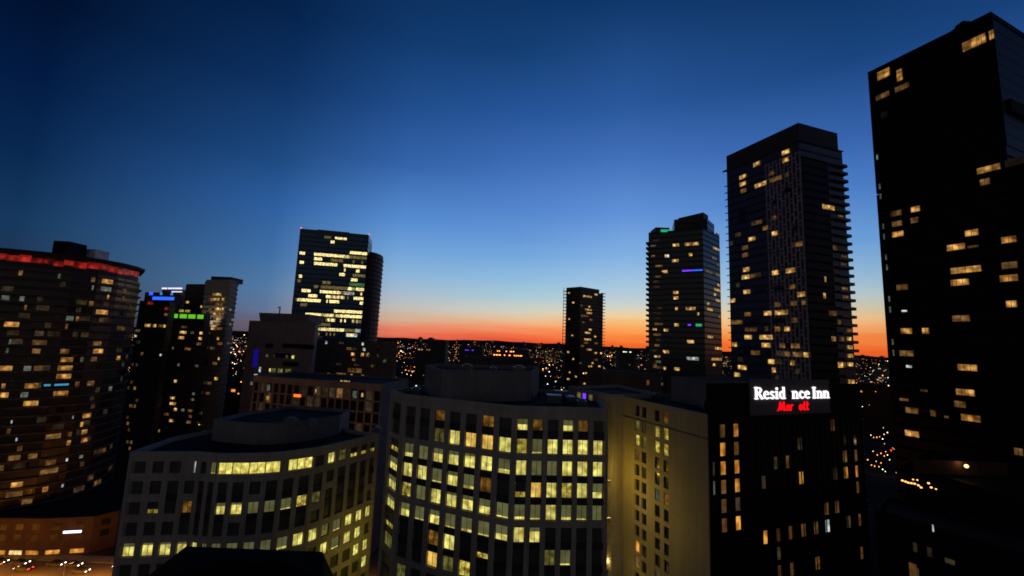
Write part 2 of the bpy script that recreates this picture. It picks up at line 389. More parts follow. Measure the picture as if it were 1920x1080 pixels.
def grid_building(B, poly, z0, z1, bands, wall, roof_drop=1.0, t=.5, faces=None, core=None, out=.02, frame=True):
    """bands: list of (za, zb, fn) from the top down; fn(face index) -> list of (f0, f1, key, spec): 'b' wall, 'd' dark spandrel, 'w' window opening"""
    poly = ccw(poly); o = offset(poly, t); n = len(poly)
    c = MB(); c.prism(poly, z0, z1 - roof_drop, 0, 1); c.build('core', [core or spand, roof_m], B.root)
    w = MB()
    def piece(mb, i, f0, f1, za, zb, out_t=1.0):
        j = (i + 1) % n
        P = lambda a, b, f: (a[0] + (b[0] - a[0]) * f, a[1] + (b[1] - a[1]) * f)
        i0, i1 = P(poly[i], poly[j], f0), P(poly[i], poly[j], f1)
        o0, o1 = P(o[i], o[j], f0), P(o[i], o[j], f1)
        if out_t < 1: o0 = P(i0, o0, out_t); o1 = P(i1, o1, out_t)
        mb.hexa([(*o0, za), (*o1, za), (*i1, za), (*i0, za)], [(*o0, zb), (*o1, zb), (*i1, zb), (*i0, zb)])
    for za, zb, fn in bands:
        d = MB()
        for i in range(n):
            lst = fn(i) if (faces is None or i in faces) else [(0, 1, 'b', None)]
            for f0, f1, key, spec in lst:
                if f1 - f0 < 1e-4: continue
                if key == 'b': piece(w, i, f0, f1, za, zb)
                elif key == 'd': piece(d, i, f0, f1, za, zb, .55)
                else:
                    P0, P1 = poly[i], poly[(i + 1) % n]; L = math.hypot(P1[0] - P0[0], P1[1] - P0[1])
                    m, bl, bm = spec
                    B.add_window(P0, P1, (f0 + f1) / 2 * L, za + .02, (f1 - f0) * L - .04, zb - za - .04, m, out, bl, frame and m not in (G_off, G_dark), bm)
        if 0 < len(d.f) <= 60:      # a few single panels: each its own part
            for k in range(len(d.v) // 8):
                e = MB(); e.hexa(d.v[8 * k:8 * k + 4], d.v[8 * k + 4:8 * k + 8]); e.build('spandrel', spand, B.root)
        elif d.f: d.build('spandrel', spand, B.root)
    w.build('wall', wall, B.root)
    return poly

OFFICE = {'F': (L_off, 0), 'f': (L_off2, 0), 'O': (L_orange, 0), 'o': (L_oran_d, 0), 'd': (L_offdim, 0), 'K': (G_off, 0), 'D': (L_blind, .0),
          'c': (L_cool, 0), 'L': (L_off, .88), 'S': (L_strip, 0), 's': (L_strip, 0), 'k': (L_offdim, .7)}
def office(ch):
    if ch.isdigit(): return (L_off, 1 - int(ch) / 10, None)
    if ch == 'k': return (L_off2, .65, G_off)
    m, b = OFFICE[ch]; return (m, b, None)

# ------------------------------------------------------------------ ground, streets, hills
g = MB(); g.box(-9000, -300, -1, 9000, 12000, 0); gr = struct(g.build('ground', mat('city_ground', (.05, .036, .03), 1, mottle=.5, scale=.02, spec=0)))
rd = MB(); rd.box(-420, 128, 0.004, 160, 147, 0.008); struct(rd.build('road', asphalt))
av = MB(); a0, a1 = Vector((-43, 147)), Vector((-150, 640)); dv = (a1 - a0).normalized(); nv = Vector((dv.y, -dv.x))
av.obox(a0, dv, 0, 520, nv, -7, 7, .004, .008); struct(av.build('road', asphalt))
pv = MB(); pv.box(-420, 147, 0, -52, 151, .14); pv.box(-420, 124, 0, 160, 128, .14); struct(pv.build('pavement', paving))
mk = MB()
for x in range(-300, 150, 9): mk.box(x, 137.3, .012, x + 4, 137.6, .016)
for k in range(50): mk.obox(a0, dv, k * 10, k * 10 + 4, nv, -.1, .1, .012, .016)
struct(mk.build('road_markings', white_p))
rd2 = MB(); rd2.box(92, 60, .004, 104, 420, .008); struct(rd2.build('road', asphalt))

hl = MB(); random.seed(3)
NX = 220
def ridge(x, Y, base, amp):
    return base + amp * (math.sin(x * .0011 + Y) + .6 * math.sin(x * .0037 + 2 * Y) + .35 * math.sin(x * .011 + 3 * Y))
for Y, base, amp in ((5200, 52, 9), (8000, 84, 11)):
    for i in range(NX):
        xa, xb = -9000 + 18000 * i / NX, -9000 + 18000 * (i + 1) / NX
        ha, hb = ridge(xa, Y, base, amp), ridge(xb, Y, base, amp)
        hl.quad((xa, Y, ha), (xb, Y, hb), (xb, Y - 1500, -2), (xa, Y - 1500, -2))
        hl.quad((xb, Y, hb), (xa, Y, ha), (xa, Y + 1500, -2), (xb, Y + 1500, -2))
struct(hl.build('hills', mat('dark_hill', (.06, .036, .03), 1, mottle=.4, scale=.01, spec=0)))

# ------------------------------------------------------------------ central beige office tower
random.seed(11)
zB = 64.1
V = [atz(738, 731, zB), atz(763, 738.5, zB), atz(967, 760, zB), atz(1135, 765, zB)]
polyB = [V[0], V[1]]
# the curved left front, one facet per window bay
for k in range(1, 8):
    f = k / 7; p = V[1].lerp(V[2], f); bow = .25 * math.sin(math.pi * f)
    polyB.append((p.x - .25 * bow, p.y - bow))
polyB[-1] = V[2]
for k in range(1, 7): polyB.append(V[2].lerp(V[3], k / 6))
polyB += [V[3] + Vector((2, 22, 0)), V[0] + Vector((9, 24, 0))]
polyB = [(p[0], p[1]) for p in polyB]
bB = Building('office_tower', 'beige office tower with rows of yellow lit windows, in the middle foreground', (-4, 88), 'office building')
ROWS_B = ["KKKoKKoK5oK5oK", "KKKdFOOFfLFFFF", "k3D678F3FDDFFF", "5FFL72oKkOFfF4", "6fDF875L2LF2LD", "65L6L2L4F7KKKK",
          "kKKoFKkKKKdLKK", "dKKOdfKKKKKKKK", "KdKKKKLKoKKKDK", "KKKKDKKKKfKKKK", "KKKLKKKKKKKKLK", "KKKKKKKDKKKKKK"]
GAPS_B = "dbddbddbddbddd"
def cols_fn(row, w=.68):
    def fn(i):
        if i > 13: return [(0, 1, 'b', None)]
        ww = .62 if i == 0 else w
        a, b = .5 - ww / 2, .5 + ww / 2
        return [(0, a, 'b', None), (a, b, 'w', office(row[i])), (b, 1, 'b', None)]
    return fn
def gap_fn(key, w=.68, leftdark=False):
    def fn(i):
        if i > 13 or key == 'b' : return [(0, 1, 'b', None)]
        ww = .62 if i == 0 else w
        a, b = .5 - ww / 2, .5 + ww / 2
        return [(0, a, 'b', None), (a, b, 'd', None), (b, 1, 'b', None)]
    return fn
bands = []; top = zB; pitch = 3.62
for k, row in enumerate(ROWS_B):
    zc = 60.9 - pitch * k; h = 2.0 if k == 0 else 2.55
    bands.append((zc + h / 2, top, gap_fn('b' if k == 0 else GAPS_B[k - 1])))
    bands.append((zc - h / 2, zc + h / 2, cols_fn(row))); top = zc - h / 2
bands.append((0, top, gap_fn('b')))
grid_building(bB, polyB, 0, zB, bands, beige, roof_drop=.9)
pent = [atz(798, 684, 69.2), atz(829, 694, 69.2), atz(876, 694.5, 69.2), atz(940, 696, 69.2), atz(996, 696.5, 69.2), atz(1011, 690, 69.2)]
pent = [(p.x, p.y) for p in pent]; pent += [(pent[-1][0] - 1, pent[-1][1] + 8), (pent[0][0] + 2, pent[0][1] + 8)]
m_ = MB(); m_.prism(pent, zB - .9, 68.3, 0, 1); m_.ring(offset(ccw(pent), -.35), 68.3, 69.2, .35)
m_.build('penthouse', [grey_c, roof_m], bB.root)
r_ = MB()
for (x, y, w_, d_, h_) in ((8, 88, 3, 3, 1.6), (12, 90, 2, 4, 1.2), (10, 94, 3, 2, 1.9)): r_.box(x, y, 63.2, x + w_, y + d_, 63.2 + h_)
r_.build('rooftop_unit', metal_g, bB.root)
random.seed(31)
def roof_units(B, spots, z, n=1):
    for x, y, w, d, h in spots:
        b = MB(); b.box(x, y, z, x + w, y + d, z + h); b.box(x + w * .2, y + d * .2, z + h, x + w * .8, y + d * .8, z + h + .35, 0); b.build('rooftop_unit', metal_g, B.root)
roof_units(bB, [(13.5, 84, 1.8, 2.2, 1.2), (-21, 94, 2.0, 1.6, 1.1), (-6, 83, 1.2, 1.2, .9), (3, 92.6, 2.4, 1.4, 1.3)], 63.2)
roof_units(bB, [(-10, 91.5, 2.2, 1.6, 1.5), (-4, 92, 1.4, 1.4, 1.2), (1, 91.5, 2.4, 1.6, 1.6)], 68.32)
bB.flush()

# ------------------------------------------------------------------ beige office block to its left
zC = 51.6
vx = [(252, 846), (287, 846), (319, 846), (351, 846), (380, 846), (397, 848), (414, 849), (440, 849), (471, 849), (501, 848), (531, 846), (560, 842.5), (588, 839), (612, 834.5), (632, 830), (654, 825), (674, 820.5), (691, 816.5), (706, 813)]
polyC = [(p.x, p.y) for p in (atz(x, y, zC) for x, y in vx)]
polyC += [(polyC[-1][0] - 8, polyC[-1][1] + 3), (polyC[-1][0] - 22, 122), (-66, 121), (polyC[0][0] - 1.5, polyC[0][1] + 12)]
bC = Building('office_block', 'low beige office block with a bulging bay and one long bright window strip', (-52, 103), 'office building')
ROWS_C = ["KKKcK1" + "SSSSsSKFdkkk", "KKKKKK" + "KKKKKKKKKKKK", "KkKoKK" + "78DDLfdKKKKK", "KKKKKK" + "KKKKKKKKKKKK", "7888FD" + "322D2FFdLFFF",
          "KKKKKK" + "KKKKKKKFLFFK", "F3KKKK" + "KKKKKKKKKKFF", "KKFKKK" + "KKKKFKKFKKKF", "KFKKKK" + "KKKKKKFKKFKK"]
GAPS_C = "bddbbbbbbb"
def colsC(row, k):
    def fn(i):
        if i > 17: return [(0, 1, 'b', None)]
        ch = row[i]; ww = .66 if i < 4 or i > 5 else .6
        a, b = .5 - ww / 2, .5 + ww / 2
        if ch == 'S': a, b = 0.0, 1.0
        if ch == 's': a, b = .42, 1.0
        if k == 0 and ch == 'S' and i == 9: b = .92
        if ch == 'c': a, b = .62, .78
        return [(0, a, 'b', None), (a, b, 'w', office(ch)), (b, 1, 'b', None)]
    return fn
def gapC(key, k):
    def fn(i):
        if i > 17 or key == 'b': return [(0, 1, 'b', None)]
        ww = .66 if i < 4 or i > 5 else .6
        a, b = .5 - ww / 2, .5 + ww / 2
        return [(0, a, 'b', None), (a, b, 'd' if (i + k) % 5 and i > 1 else 'b', None), (b, 1, 'b', None)]
    return fn
bands = []; top = zC
for k, row in enumerate(ROWS_C):
    zc = 48.75 - 3.68 * k; h = 2.2 if k in (0, 2) else 2.4
    bands.append((zc + h / 2, top, gapC('b' if k == 0 else GAPS_C[k - 1], k)))
    bands.append((zc - h / 2, zc + h / 2, colsC(row, k))); top = zc - h / 2
bands.append((0, top, gapC('b', 0)))
grid_building(bC, polyC, 0, zC, bands, beige, roof_drop=.9, t=.45)
zp = 55.3
pent = [(p.x, p.y) for p in (atz(x, y, zp) for x, y in ((401, 786), (418, 788.5), (445, 791), (475, 793), (507, 793.5), (540, 792), (575, 789), (607, 784.5), (638, 779)))]
pent += [(pent[-1][0] - 1, pent[-1][1] + 9), (pent[0][0] + 6, pent[-1][1] + 12), (pent[0][0] + 1, pent[0][1] + 10)]
m_ = MB(); m_.prism(pent, zC - .9, zp - .8, 0, 1); m_.ring(offset(ccw(pent), -.35), zp - .8, zp, .35)
m_.build('penthouse', [grey_c, roof_m], bC.root)
roof_units(bC, [(-60, 101, 2.4, 2.0, 1.2), (-56, 106, 1.5, 1.5, 1.0), (-34, 112, 2.0, 2.0, 1.2)], 50.7)
roof_units(bC, [(-50, 99, 2.6, 1.8, 1.4), (-45, 100, 1.5, 1.5, 1.1)], 54.52)
bC.flush()

# ------------------------------------------------------------------ near dark roof at the very bottom
def XYp(px, py, Y): p = at(px, py, Y); return (p.x, p.y)
rr = empty('rooftop', (-22, 46, 0), 'near black humped roof at the bottom edge, before the left beige block', 'building')
m_ = MB()
zt = at(490, 1031, 57).z; ze = zt - 6
base = [XYp(262, 1082, 52), XYp(655, 1082, 52), XYp(640, 1080, 60), XYp(262, 1080, 60)]
mid_ = [XYp(335, 1057, 53), XYp(610, 1060, 53), XYp(603, 1057, 59), XYp(345, 1054, 59)]
top_ = [XYp(440, 1034, 54), XYp(540, 1032, 54), XYp(535, 1029, 57), XYp(446, 1031, 57)]
zm = at(610, 1058, 56).z
m_.hexa([(*p, ze) for p in base], [(*p, zm) for p in mid_]); m_.hexa([(*p, zm + .004) for p in mid_], [(*p, zt) for p in top_])
m_.build('hipped_roof', mat('near_roof', (.005, .005, .006), .95, mottle=.3, scale=.6, spec=.1), rr)
w_ = MB(); w_.prism(offset(ccw(base), -.6), 0, ze); w_.build('wall', black, rr)
vx_ = (top_[0][0] + top_[1][0]) / 2; v_ = MB(); v_.box(vx_, 54, zt, vx_ + 1.2, 55.2, zt + .12); v_.build('vent', bpy.data.materials['near_roof'], rr)

# ------------------------------------------------------------------ hotel: beige flank, black front with the sign
zD, zE = 64.9, 69.8
c0 = atz(1329, 777.5, zD); dD = Vector((-9.2, 23, 0)).normalized(); dE = Vector((-dD.y * -1, dD.x * -1, 0))
dE = Vector((dD.y, -dD.x, 0))
c0 = Vector((c0.x, c0.y, 0))
pE = c0 + dE * on_face(1612, 720, (c0.x, c0.y), (c0.x + dE.x, c0.y + dE.y))[0]
LE = (pE - c0).length
dL = c0 + dD * 24.8
bD = Building('hotel', 'black fronted hotel with a sand coloured flank, carrying the bright white hotel sign', (50, 85), 'hotel')
# flank (sand render) with small windows
cols = []
for x, w in ((1165.3, 10), (1196.5, 9), (1209.5, 9), (1234, 9), (1250.5, 9)):
    u, _ = on_face(x, 815, (dL.x, dL.y), (c0.x, c0.y)); ua, _ = on_face(x - w / 2, 815, (dL.x, dL.y), (c0.x, c0.y)); ub, _ = on_face(x + w / 2, 815, (dL.x, dL.y), (c0.x, c0.y))
    cols.append((ua, ub))
LD = 24.8
_, zr0 = on_face(1165.5, 763, (dL.x, dL.y), (c0.x, c0.y))
_, zr7 = on_face(1165.5, 949, (dL.x, dL.y), (c0.x, c0.y))
pD = (zr0 - zr7) / 7
hb = .35
litD = {(1, 0): L_oran_d, (2, 0): L_cooldim, (1, 1): L_offdim, (2, 1): L_off2, (1, 2): L_verydim, (2, 2): L_offdim, (1, 3): L_off2, (2, 3): L_off2, (1, 4): L_off2, (2, 4): L_off2, (0, 4): L_oran_d,
        (4, 0): L_oran_d, (5, 0): L_offdim, (5, 3): L_cooldim, (5, 4): L_oran_d, (4, 2): L_verydim, (9, 1): L_hot, (10, 1): L_warmd, (10, 3): L_verydim, (3, 1): L_oran_d}
polyD = [(dL.x, dL.y), (c0.x, c0.y), *[((c0 + dE * 30).x, (c0 + dE * 30).y)], ((dL + dE * 30).x, (dL + dE * 30).y)]
def rowD(r):
    def fn(i):
        if i != 0: return [(0, 1, 'b', None)]
        out = []; f = 0
        for ci, (ua, ub) in enumerate(cols):
            out.append((f, ua / LD, 'b', None)); out.append((ua / LD, ub / LD, 'w', (litD.get((r, ci), G_dark), 0, None))); f = ub / LD
        out.append((f, 1, 'b', None)); return out
    return fn
allb = lambda i: [(0, 1, 'b', None)]
bands = []; top = zD
for r in range(17):
    zc = zr0 - pD * r; bands.append((zc + 1.0, top, allb)); bands.append((zc - 1.0, zc + 1.0, rowD(r))); top = zc - 1.0
bands.append((0, top, allb))
# the flank: shift its plane back by the wall thickness so that the outer face is where the photo shows it
sh = Vector((dD.y, -dD.x, 0)) * .35
polyD = [(p[0] + sh.x, p[1] + sh.y) for p in polyD]
polyD[1] = (polyD[1][0] + dD.x * .6, polyD[1][1] + dD.y * .6); polyD[2] = (polyD[2][0] + dD.x * .6, polyD[2][1] + dD.y * .6)
grid_building(bD, polyD, 0, zD, bands, beige_d, roof_drop=.6, t=.35, frame=False)
# string course line on the flank
q = MB(); nD = Vector((-dD.y, dD.x, 0)); q.obox(dL, -dD, .2, LD - .2, (nD.x, nD.y), .02, .08, zr0 - pD * .62, zr0 - pD * .62 + .14)
q.build('string_course', mat('brown_trim', (.10, .07, .05), .8), bD.root)
# black front slab: core, storey bands, windows, taller parapet
c0b = c0 - dD * .0; D4 = dD * -4.2
fE0 = c0 - dD * .05
front = [(fE0.x - dD.x * .0, fE0.y), ((fE0 + dE * LE).x, (fE0 + dE * LE).y), ((fE0 + dE * LE + dD * 5).x, (fE0 + dE * LE + dD * 5).y), ((fE0 + dD * .5 + dE * .0).x, (fE0 + dD * .5).y)]
front = [fE0, fE0 + dE * LE, fE0 + dE * LE + dD * .5, fE0 + dD * .5]
m_ = MB(); m_.prism([(p.x, p.y) for p in front], 0, zE, 0, 1)
sl = [fE0 + dE * 30.5 + dD * .5, fE0 + dE * LE + dD * .5, fE0 + dE * LE + dD * 20, fE0 + dE * 30.5 + dD * 20]
m_.prism([(p.x, p.y) for p in sl], 0, zD - 1, 0, 1)
m_.build('black_front', [black, roof_m], bD.root)
nE = Vector((dE.y, -dE.x, 0))
F0, F1 = (fE0.x, fE0.y), ((fE0 + dE * LE).x, (fE0 + dE * LE).y)
ribs = MB()
for k in range(27):
    u = .35 + k * (LE - .7) / 26
    ribs.obox(F0, dE, u - .09, u + .09, nE, .01, .16, 8, 63.6)
ribs.build('facade_fins', mat('black_fin', (.012, .012, .013), .6), bD.root)
zoomE = lambda x, y: (1140 + x / 2.571, 660 + y / 2.571)
_, ze0 = on_face(*zoomE(553, 380), F0, F1); _, ze5 = on_face(*zoomE(558, 835), F0, F1); pE_ = (ze0 - ze5) / 5
colE = [on_face(*zoomE(x, 600), F0, F1)[0] for x in (507, 555, 622, 683, 750, 812, 870, 930, 990, 1045, 1095, 1147, 1197)]
litE = {}
for (x, y, m) in [(550, 380, L_hotd), (612, 380, L_hot), (553, 475, L_hot), (622, 470, L_hotd), (553, 565, L_hot), (620, 550, L_hot), (556, 652, L_hotd), (622, 645, L_hot), (560, 740, L_hotd), (628, 735, L_verydim), (560, 835, L_hotd), (628, 825, L_hot),
                  (1080, 355, L_hotd), (925, 445, L_verydim), (868, 525, L_hotd), (812, 535, L_verydim), (930, 605, L_hot), (750, 625, L_verydim), (1145, 585, L_hot), (1195, 578, L_hot), (1095, 590, L_verydim), (1190, 505, L_hotd), (1140, 510, L_hotd), (1200, 650, L_hotd), (1050, 755, L_hotd),
                  (1103, 740, L_hotd), (765, 885, L_hot), (820, 880, L_hotd), (882, 867, L_hotd), (940, 855, L_hotd), (1000, 848, L_warmd), (1055, 832, L_cool), (1160, 810, L_verydim), (1208, 808, L_hotd), (1215, 960, L_hotd), (828, 1055, L_hotd), (885, 1040, L_hotd), (1005, 1010, L_oran_d), (830, 965, L_verydim), (510, 600, L_verydim), (510, 670, L_cooldim)]:
    u, z = on_face(*zoomE(x, y), F0, F1)
    ci = min(range(len(colE)), key=lambda k: abs(colE[k] - u)); litE[(round((ze0 - z) / pE_), ci)] = m
for r in range(18):
    for ci, u in enumerate(colE):
        z = ze0 - pE_ * r
        if z < 8: continue
        bD.add_window(F0, F1, u, z - 1.0, .95 if ci else .5, 2.0, litE.get((r, ci), G_dark), .02)
# mechanical box on the roof, its left wall catching the sky
t0 = atz(1258, 705, 69.4); t0 = Vector((t0.x, t0.y, 0))
mb = [t0, t0 - dD * 9 + dE * .4, t0 - dD * 9 + dE * 22, t0 + dE * 22]
m_ = MB(); m_.prism([(p.x, p.y) for p in mb], zD - .6, 69.4, 0, 1); m_.build('rooftop_plant_room', [grey_c, roof_m], bD.root)
# further wing behind the flank
bN = Building('courtyard_wing', 'dim grey wing with a violet lit window, between beige tower and hotel flank', (22, 112), 'building')
w0, w1 = atz(1066, 724, zD + .4), atz(1149, 740, zD + .4)
pn = [(w0.x, w0.y), (w1.x, w1.y), (w1.x + 12, w1.y + 6), (w0.x + 14, w0.y + 9)]
m_ = MB(); m_.prism(pn, 0, zD - .3, 0, 1); m_.ring(offset(ccw(pn), -.3), zD - .3, zD + .4, .3); m_.build('wall', [beige, roof_m], bN.root)
bN.px(pn[0], pn[1], [(1086, 741, 7), (1108, 744, 7)], L_offdim, 3.1, zD - 40); bN.px(pn[0], pn[1], [(1096, 742, 6)], E_purple, 3.1, zD - 40)
bN.px(pn[0], pn[1], [(1122, 786, 4), (1124, 810, 4), (1130, 850, 4), (1122, 880, 4), (1136, 905, 4), (1128, 955, 4), (1140, 980, 4)], L_warmd, 3.1, zD - 40)
bN.flush()
roof_units(bD, [(36, 80, 2.2, 1.6, 1.2), (31, 92, 1.6, 1.6, 1.0), (40, 93, 2.4, 2.0, 1.4)], zD - .59)
bD.flush()

# the sign: a panel on the parapet and separate letters, one of them dead
sg = empty('hotel_sign', (fE0 + dE * 12).to_tuple()[:2] + (62,), 'illuminated hotel sign with white serif letters above red script, one white letter dark', 'sign')
ua, za = on_face(1401, 722, F0, F1); ub, zb_ = on_face(1552, 776, F0, F1)
pz1 = zE - .15; pz0 = on_face(1475, 776, F0, F1)[1]
p_ = MB(); p_.obox(F0, dE, ua, ub, nE, .2, .5, pz0, pz1 + .9); p_.build('panel', mat('sign_panel', (.11, .095, .10), .7, mottle=.1), sg)
G = {  # strokes: (points, half width) in a unit box, x to the glyph's own width, cap height 1, x-height .66
 'R': (.62, [([(.14, 0), (.14, 1)], .085), ([(.02, .04), (.28, .04)], .04), ([(.02, .96), (.3, .96)], .04), ([(.2, .95), (.42, .93), (.5, .78), (.42, .58), (.2, .53)], .065), ([(.3, .53), (.56, .03)], .085), ([(.5, .04), (.66, .04)], .04)]),
 'e': (.46, [([(.08, .37), (.40, .37)], .035), ([(.40, .37), (.38, .55), (.25, .64), (.12, .55), (.08, .33), (.14, .1), (.27, .02), (.41, .1)], .06)]),
 's': (.40, [([(.34, .55), (.22, .63), (.1, .55), (.12, .42), (.3, .25), (.33, .12), (.2, .02), (.05, .1)], .06)]),
 'i': (.26, [([(.14, 0), (.14, .64)], .075), ([(.02, .03), (.26, .03)], .035), ([(.03, .62), (.14, .62)], .035), ([(.14, .8), (.14, .95)], .075)]),
 'd': (.52, [([(.4, 0), (.4, 1)], .075), ([(.4, .03), (.52, .03)], .035), ([(.3, .97), (.4, .97)], .035), ([(.4, .56), (.27, .64), (.12, .54), (.08, .32), (.13, .1), (.26, .02), (.4, .1)], .06)]),
 'n': (.54, [([(.13, 0), (.13, .64)], .07), ([(.02, .03), (.24, .03)], .035), ([(.02, .62), (.13, .62)], .035), ([(.13, .5), (.28, .63), (.4, .55), (.42, .4), (.42, 0)], .065), ([(.31, .03), (.54, .03)], .035)]),
 'c': (.42, [([(.38, .52), (.25, .64), (.12, .54), (.08, .32), (.14, .1), (.26, .02), (.4, .12)], .06)]),
 'I': (.32, [([(.16, 0), (.16, 1)], .09), ([(.02, .04), (.30, .04)], .04), ([(.02, .96), (.30, .96)], .04)]),
 'M': (.9, [([(.0, .02), (.12, .1), (.26, .95)], .05), ([(.26, .95), (.40, .1)], .075), ([(.40, .1), (.66, .95)], .05), ([(.66, .95), (.74, .05), (.86, .12)], .075)]),
 'a': (.46, [([(.36, .6), (.38, .08), (.46, .05)], .065), ([(.36, .5), (.22, .62), (.09, .48), (.08, .2), (.18, .04), (.36, .2)], .06)]),
 'r': (.36, [([(.1, 0), (.12, .62)], .065), ([(.12, .45), (.24, .62), (.35, .58)], .06)]),
 'o': (.46, [([(.23, .62), (.1, .5), (.09, .18), (.22, .03), (.36, .15), (.37, .48), (.23, .62)], .06)]),
 't': (.34, [([(.16, .95), (.14, .1), (.22, .03), (.32, .1)], .06), ([(.02, .64), (.32, .64)], .045)]),
}
def letter(ch, u, z, s, m, t0=.5, slant=0, xs=1):
    b = MB(); lay = 0
    for pts, hw in [(p_, h_ * .86) for p_, h_ in G[ch][1]]:
        for (x0, y0), (x1, y1) in zip(pts, pts[1:]):
            d = Vector((x1 - x0, y1 - y0)); L = d.length; d /= L; n = Vector((-d.y, d.x)); e = hw * .45
            c = [Vector((x0, y0)) - d * e + n * hw, Vector((x0, y0)) - d * e - n * hw, Vector((x1, y1)) + d * e - n * hw, Vector((x1, y1)) + d * e + n * hw]
            tt = t0 + .16 + .006 * lay; lay += 1
            P = lambda v, t: (F0[0] + dE.x * (u + (v.x * xs + slant * v.y) * s) + nE.x * t, F0[1] + dE.y * (u + (v.x * xs + slant * v.y) * s) + nE.y * t, z + v.y * s)
            b.hexa([P(v, tt) for v in c], [P(v, t0 + .003 * lay) for v in c])
    o = b.build('letter', m, sg)
    return G[ch][0] * s * xs
E_sign = glow('sign_white', (255, 252, 255), 1.35, True); E_signr = glow('sign_red', (255, 8, 24), 1.1, True)
dead = mat('unlit_letter', (.09, .08, .085), .7)
u0, zb0 = on_face(1409, 747.5, F0, F1); u1, _ = on_face(1549, 746.5, F0, F1); _, zt0 = on_face(1412, 725.5, F0, F1)
s = zt0 - zb0
adv = sum(G[c][0] for c in 'Residence') + .22 + sum(G[c][0] for c in 'Inn') + 11 * .035
xs = (u1 - u0) / (adv * s)
u = u0; first = True
for k, ch in enumerate('Residence Inn'):
    if ch == ' ': u += .2 * s * xs; continue
    w = letter(ch, u, zb0, s, dead if k == 5 else E_sign, xs=xs); u += w + .035 * s * xs
u0, zb0 = on_face(1452, 769.5, F0, F1); u1, _ = on_face(1510, 767.5, F0, F1); s2 = on_face(1470, 752, F0, F1)[1] - zb0
adv = sum(G[c][0] for c in 'Marriott') + 7 * .03; xs = (u1 - u0) / (adv * s2); u = u0
for k, ch in enumerate('Marriott'):
    w = letter(ch, u, zb0, s2, dead if k in (3, 4) else E_signr, slant=.12, xs=xs); u += w + .03 * s2 * xs

# ------------------------------------------------------------------ tall towers on the right
def tower(B, poly, z0, z1, m, roof=roof_m, parapet=1.2, pm=None):
    b = MB(); b.prism(poly, z0, z1, 0, 1); b.build('glazed_body', [m, roof], B.root)
    if parapet:
        p = MB(); p.ring(offset(ccw(poly), -.4), z1, z1 + parapet, .4); p.build('parapet', pm or charcoal, B.root)

# far right black tower
zF = 160.2
f0, f1, f2 = (105.6, 120.0), (115.6, 95.4), (132.0, 102.1)
fb = (122.0, 126.7)
bF = Building('apartment_tower', 'tallest black apartment tower at the right edge with a few scattered amber windows', (117, 110), 'tower')
zl = at(1905, 305, 96).z
d_ = Vector((f1[0] - f0[0], f1[1] - f0[1])).normalized()
f1l = (f1[0] + d_.x * 1.4, f1[1] + d_.y * 1.4)
G_f = glass('black_tower_glass', (.003, .003, .0035), .35, 3.0, .3, (.0045, .0045, .0045)); G_f.node_tree.nodes['Principled BSDF'].inputs['Specular IOR Level'].default_value = .12
b = MB(); b.prism([f0, f1, f2, fb], zl + .4, zF, 0, 1); b.build('upper_body', [G_f, roof_m], bF.root)
low = [f0, (f1[0] + d_.x * 14, f1[1] + d_.y * 14), (f2[0] + d_.x * 14, f2[1] + d_.y * 14), fb]
f1x = low[1]
b = MB(); b.prism(low, 0, zl, 0, 1); b.build('lower_body', [G_f, roof_m], bF.root)
p = MB(); p.ring(offset(ccw([f0, f1, f2, fb]), -.5), zF, zF + .7, .53); p.build('parapet', black, bF.root)
p = MB(); c_ = at(1814, 42, 101); p.box(c_.x, c_.y + 1, zF, c_.x + 3, c_.y + 4, zF + 3.2); p.box(c_.x + .4, c_.y + 1.4, zF + 3.2, c_.x + 2.4, c_.y + 3.4, zF + 4); p.build('roof_hoist', black, bF.root)
p = MB(); rv = Vector((f2[0] - f1[0], f2[1] - f1[1])).normalized(); p.obox(f1, rv, .3, 16, (rv.y, -rv.x), .02, .1, zl + 4, zF - 1.5)
sg_ = glass('side_glass', (.008, .012, .034), .45, 3.0, .06, (.008, .011, .029)); sg_.node_tree.nodes['Principled BSDF'].inputs['Specular IOR Level'].default_value = .2
p.build('side_glazing', sg_, bF.root)
p = MB(); zb_ = at(1890, 203, 97).z; p.obox(f1, rv, 2.2, 16.2, (rv.y, -rv.x), .1, 1.0, zb_ - 1.6, zb_ + 1.6); p.build('terrace_recess', black, bF.root)
zz = lambda x, y: (1560 + x / 2, y / 2); zz2 = lambda x, y: (1560 + x / 2, 540 + y / 2)
A = [(195, 300, 60, 1.5), (190, 355, 60), (240, 787, 50), (243, 825, 45), (572, 665, 45)]
bF.px(f0, f1x, [(*zz(195, 300), 28, 1.7), (*zz(253, 275), 13, 2.2), (*zz(520, 165), 38, 1.6), (*zz(560, 140), 20, 1.6), (*zz(597, 115), 12, 1.5)], L_amber, 3.0, 0, frame=True)
bF.px(f0, f1x, [(*zz(190, 355), 30), (*zz(262, 320), 32), (*zz(240, 787), 24), (*zz(243, 825), 22), (*zz(572, 665), 22), (*zz(308, 812), 17), (*zz(527, 908), 25, .4), (*zz(668, 1015), 35)], L_warmd, 3.0, 0, frame=True)
bF.px(f0, f1x, [(*zz(585, 617), 52), (*zz(312, 772), 20), (*zz(246, 863), 25), (*zz(522, 852), 30), (*zz(463, 904), 40), (*zz(665, 915), 34), (*zz(503, 1030), 66), (*zz(480, 1068), 40), (*zz(665, 1060), 40),
      (*zz2(675, 75), 24), (*zz2(352, 172), 15), (*zz2(508, 303), 42), (*zz2(520, 485), 42), (*zz2(500, 395), 40), (*zz2(280, 172), 25), (*zz2(300, 545), 30)], L_amber, 3.0, 0, frame=True)
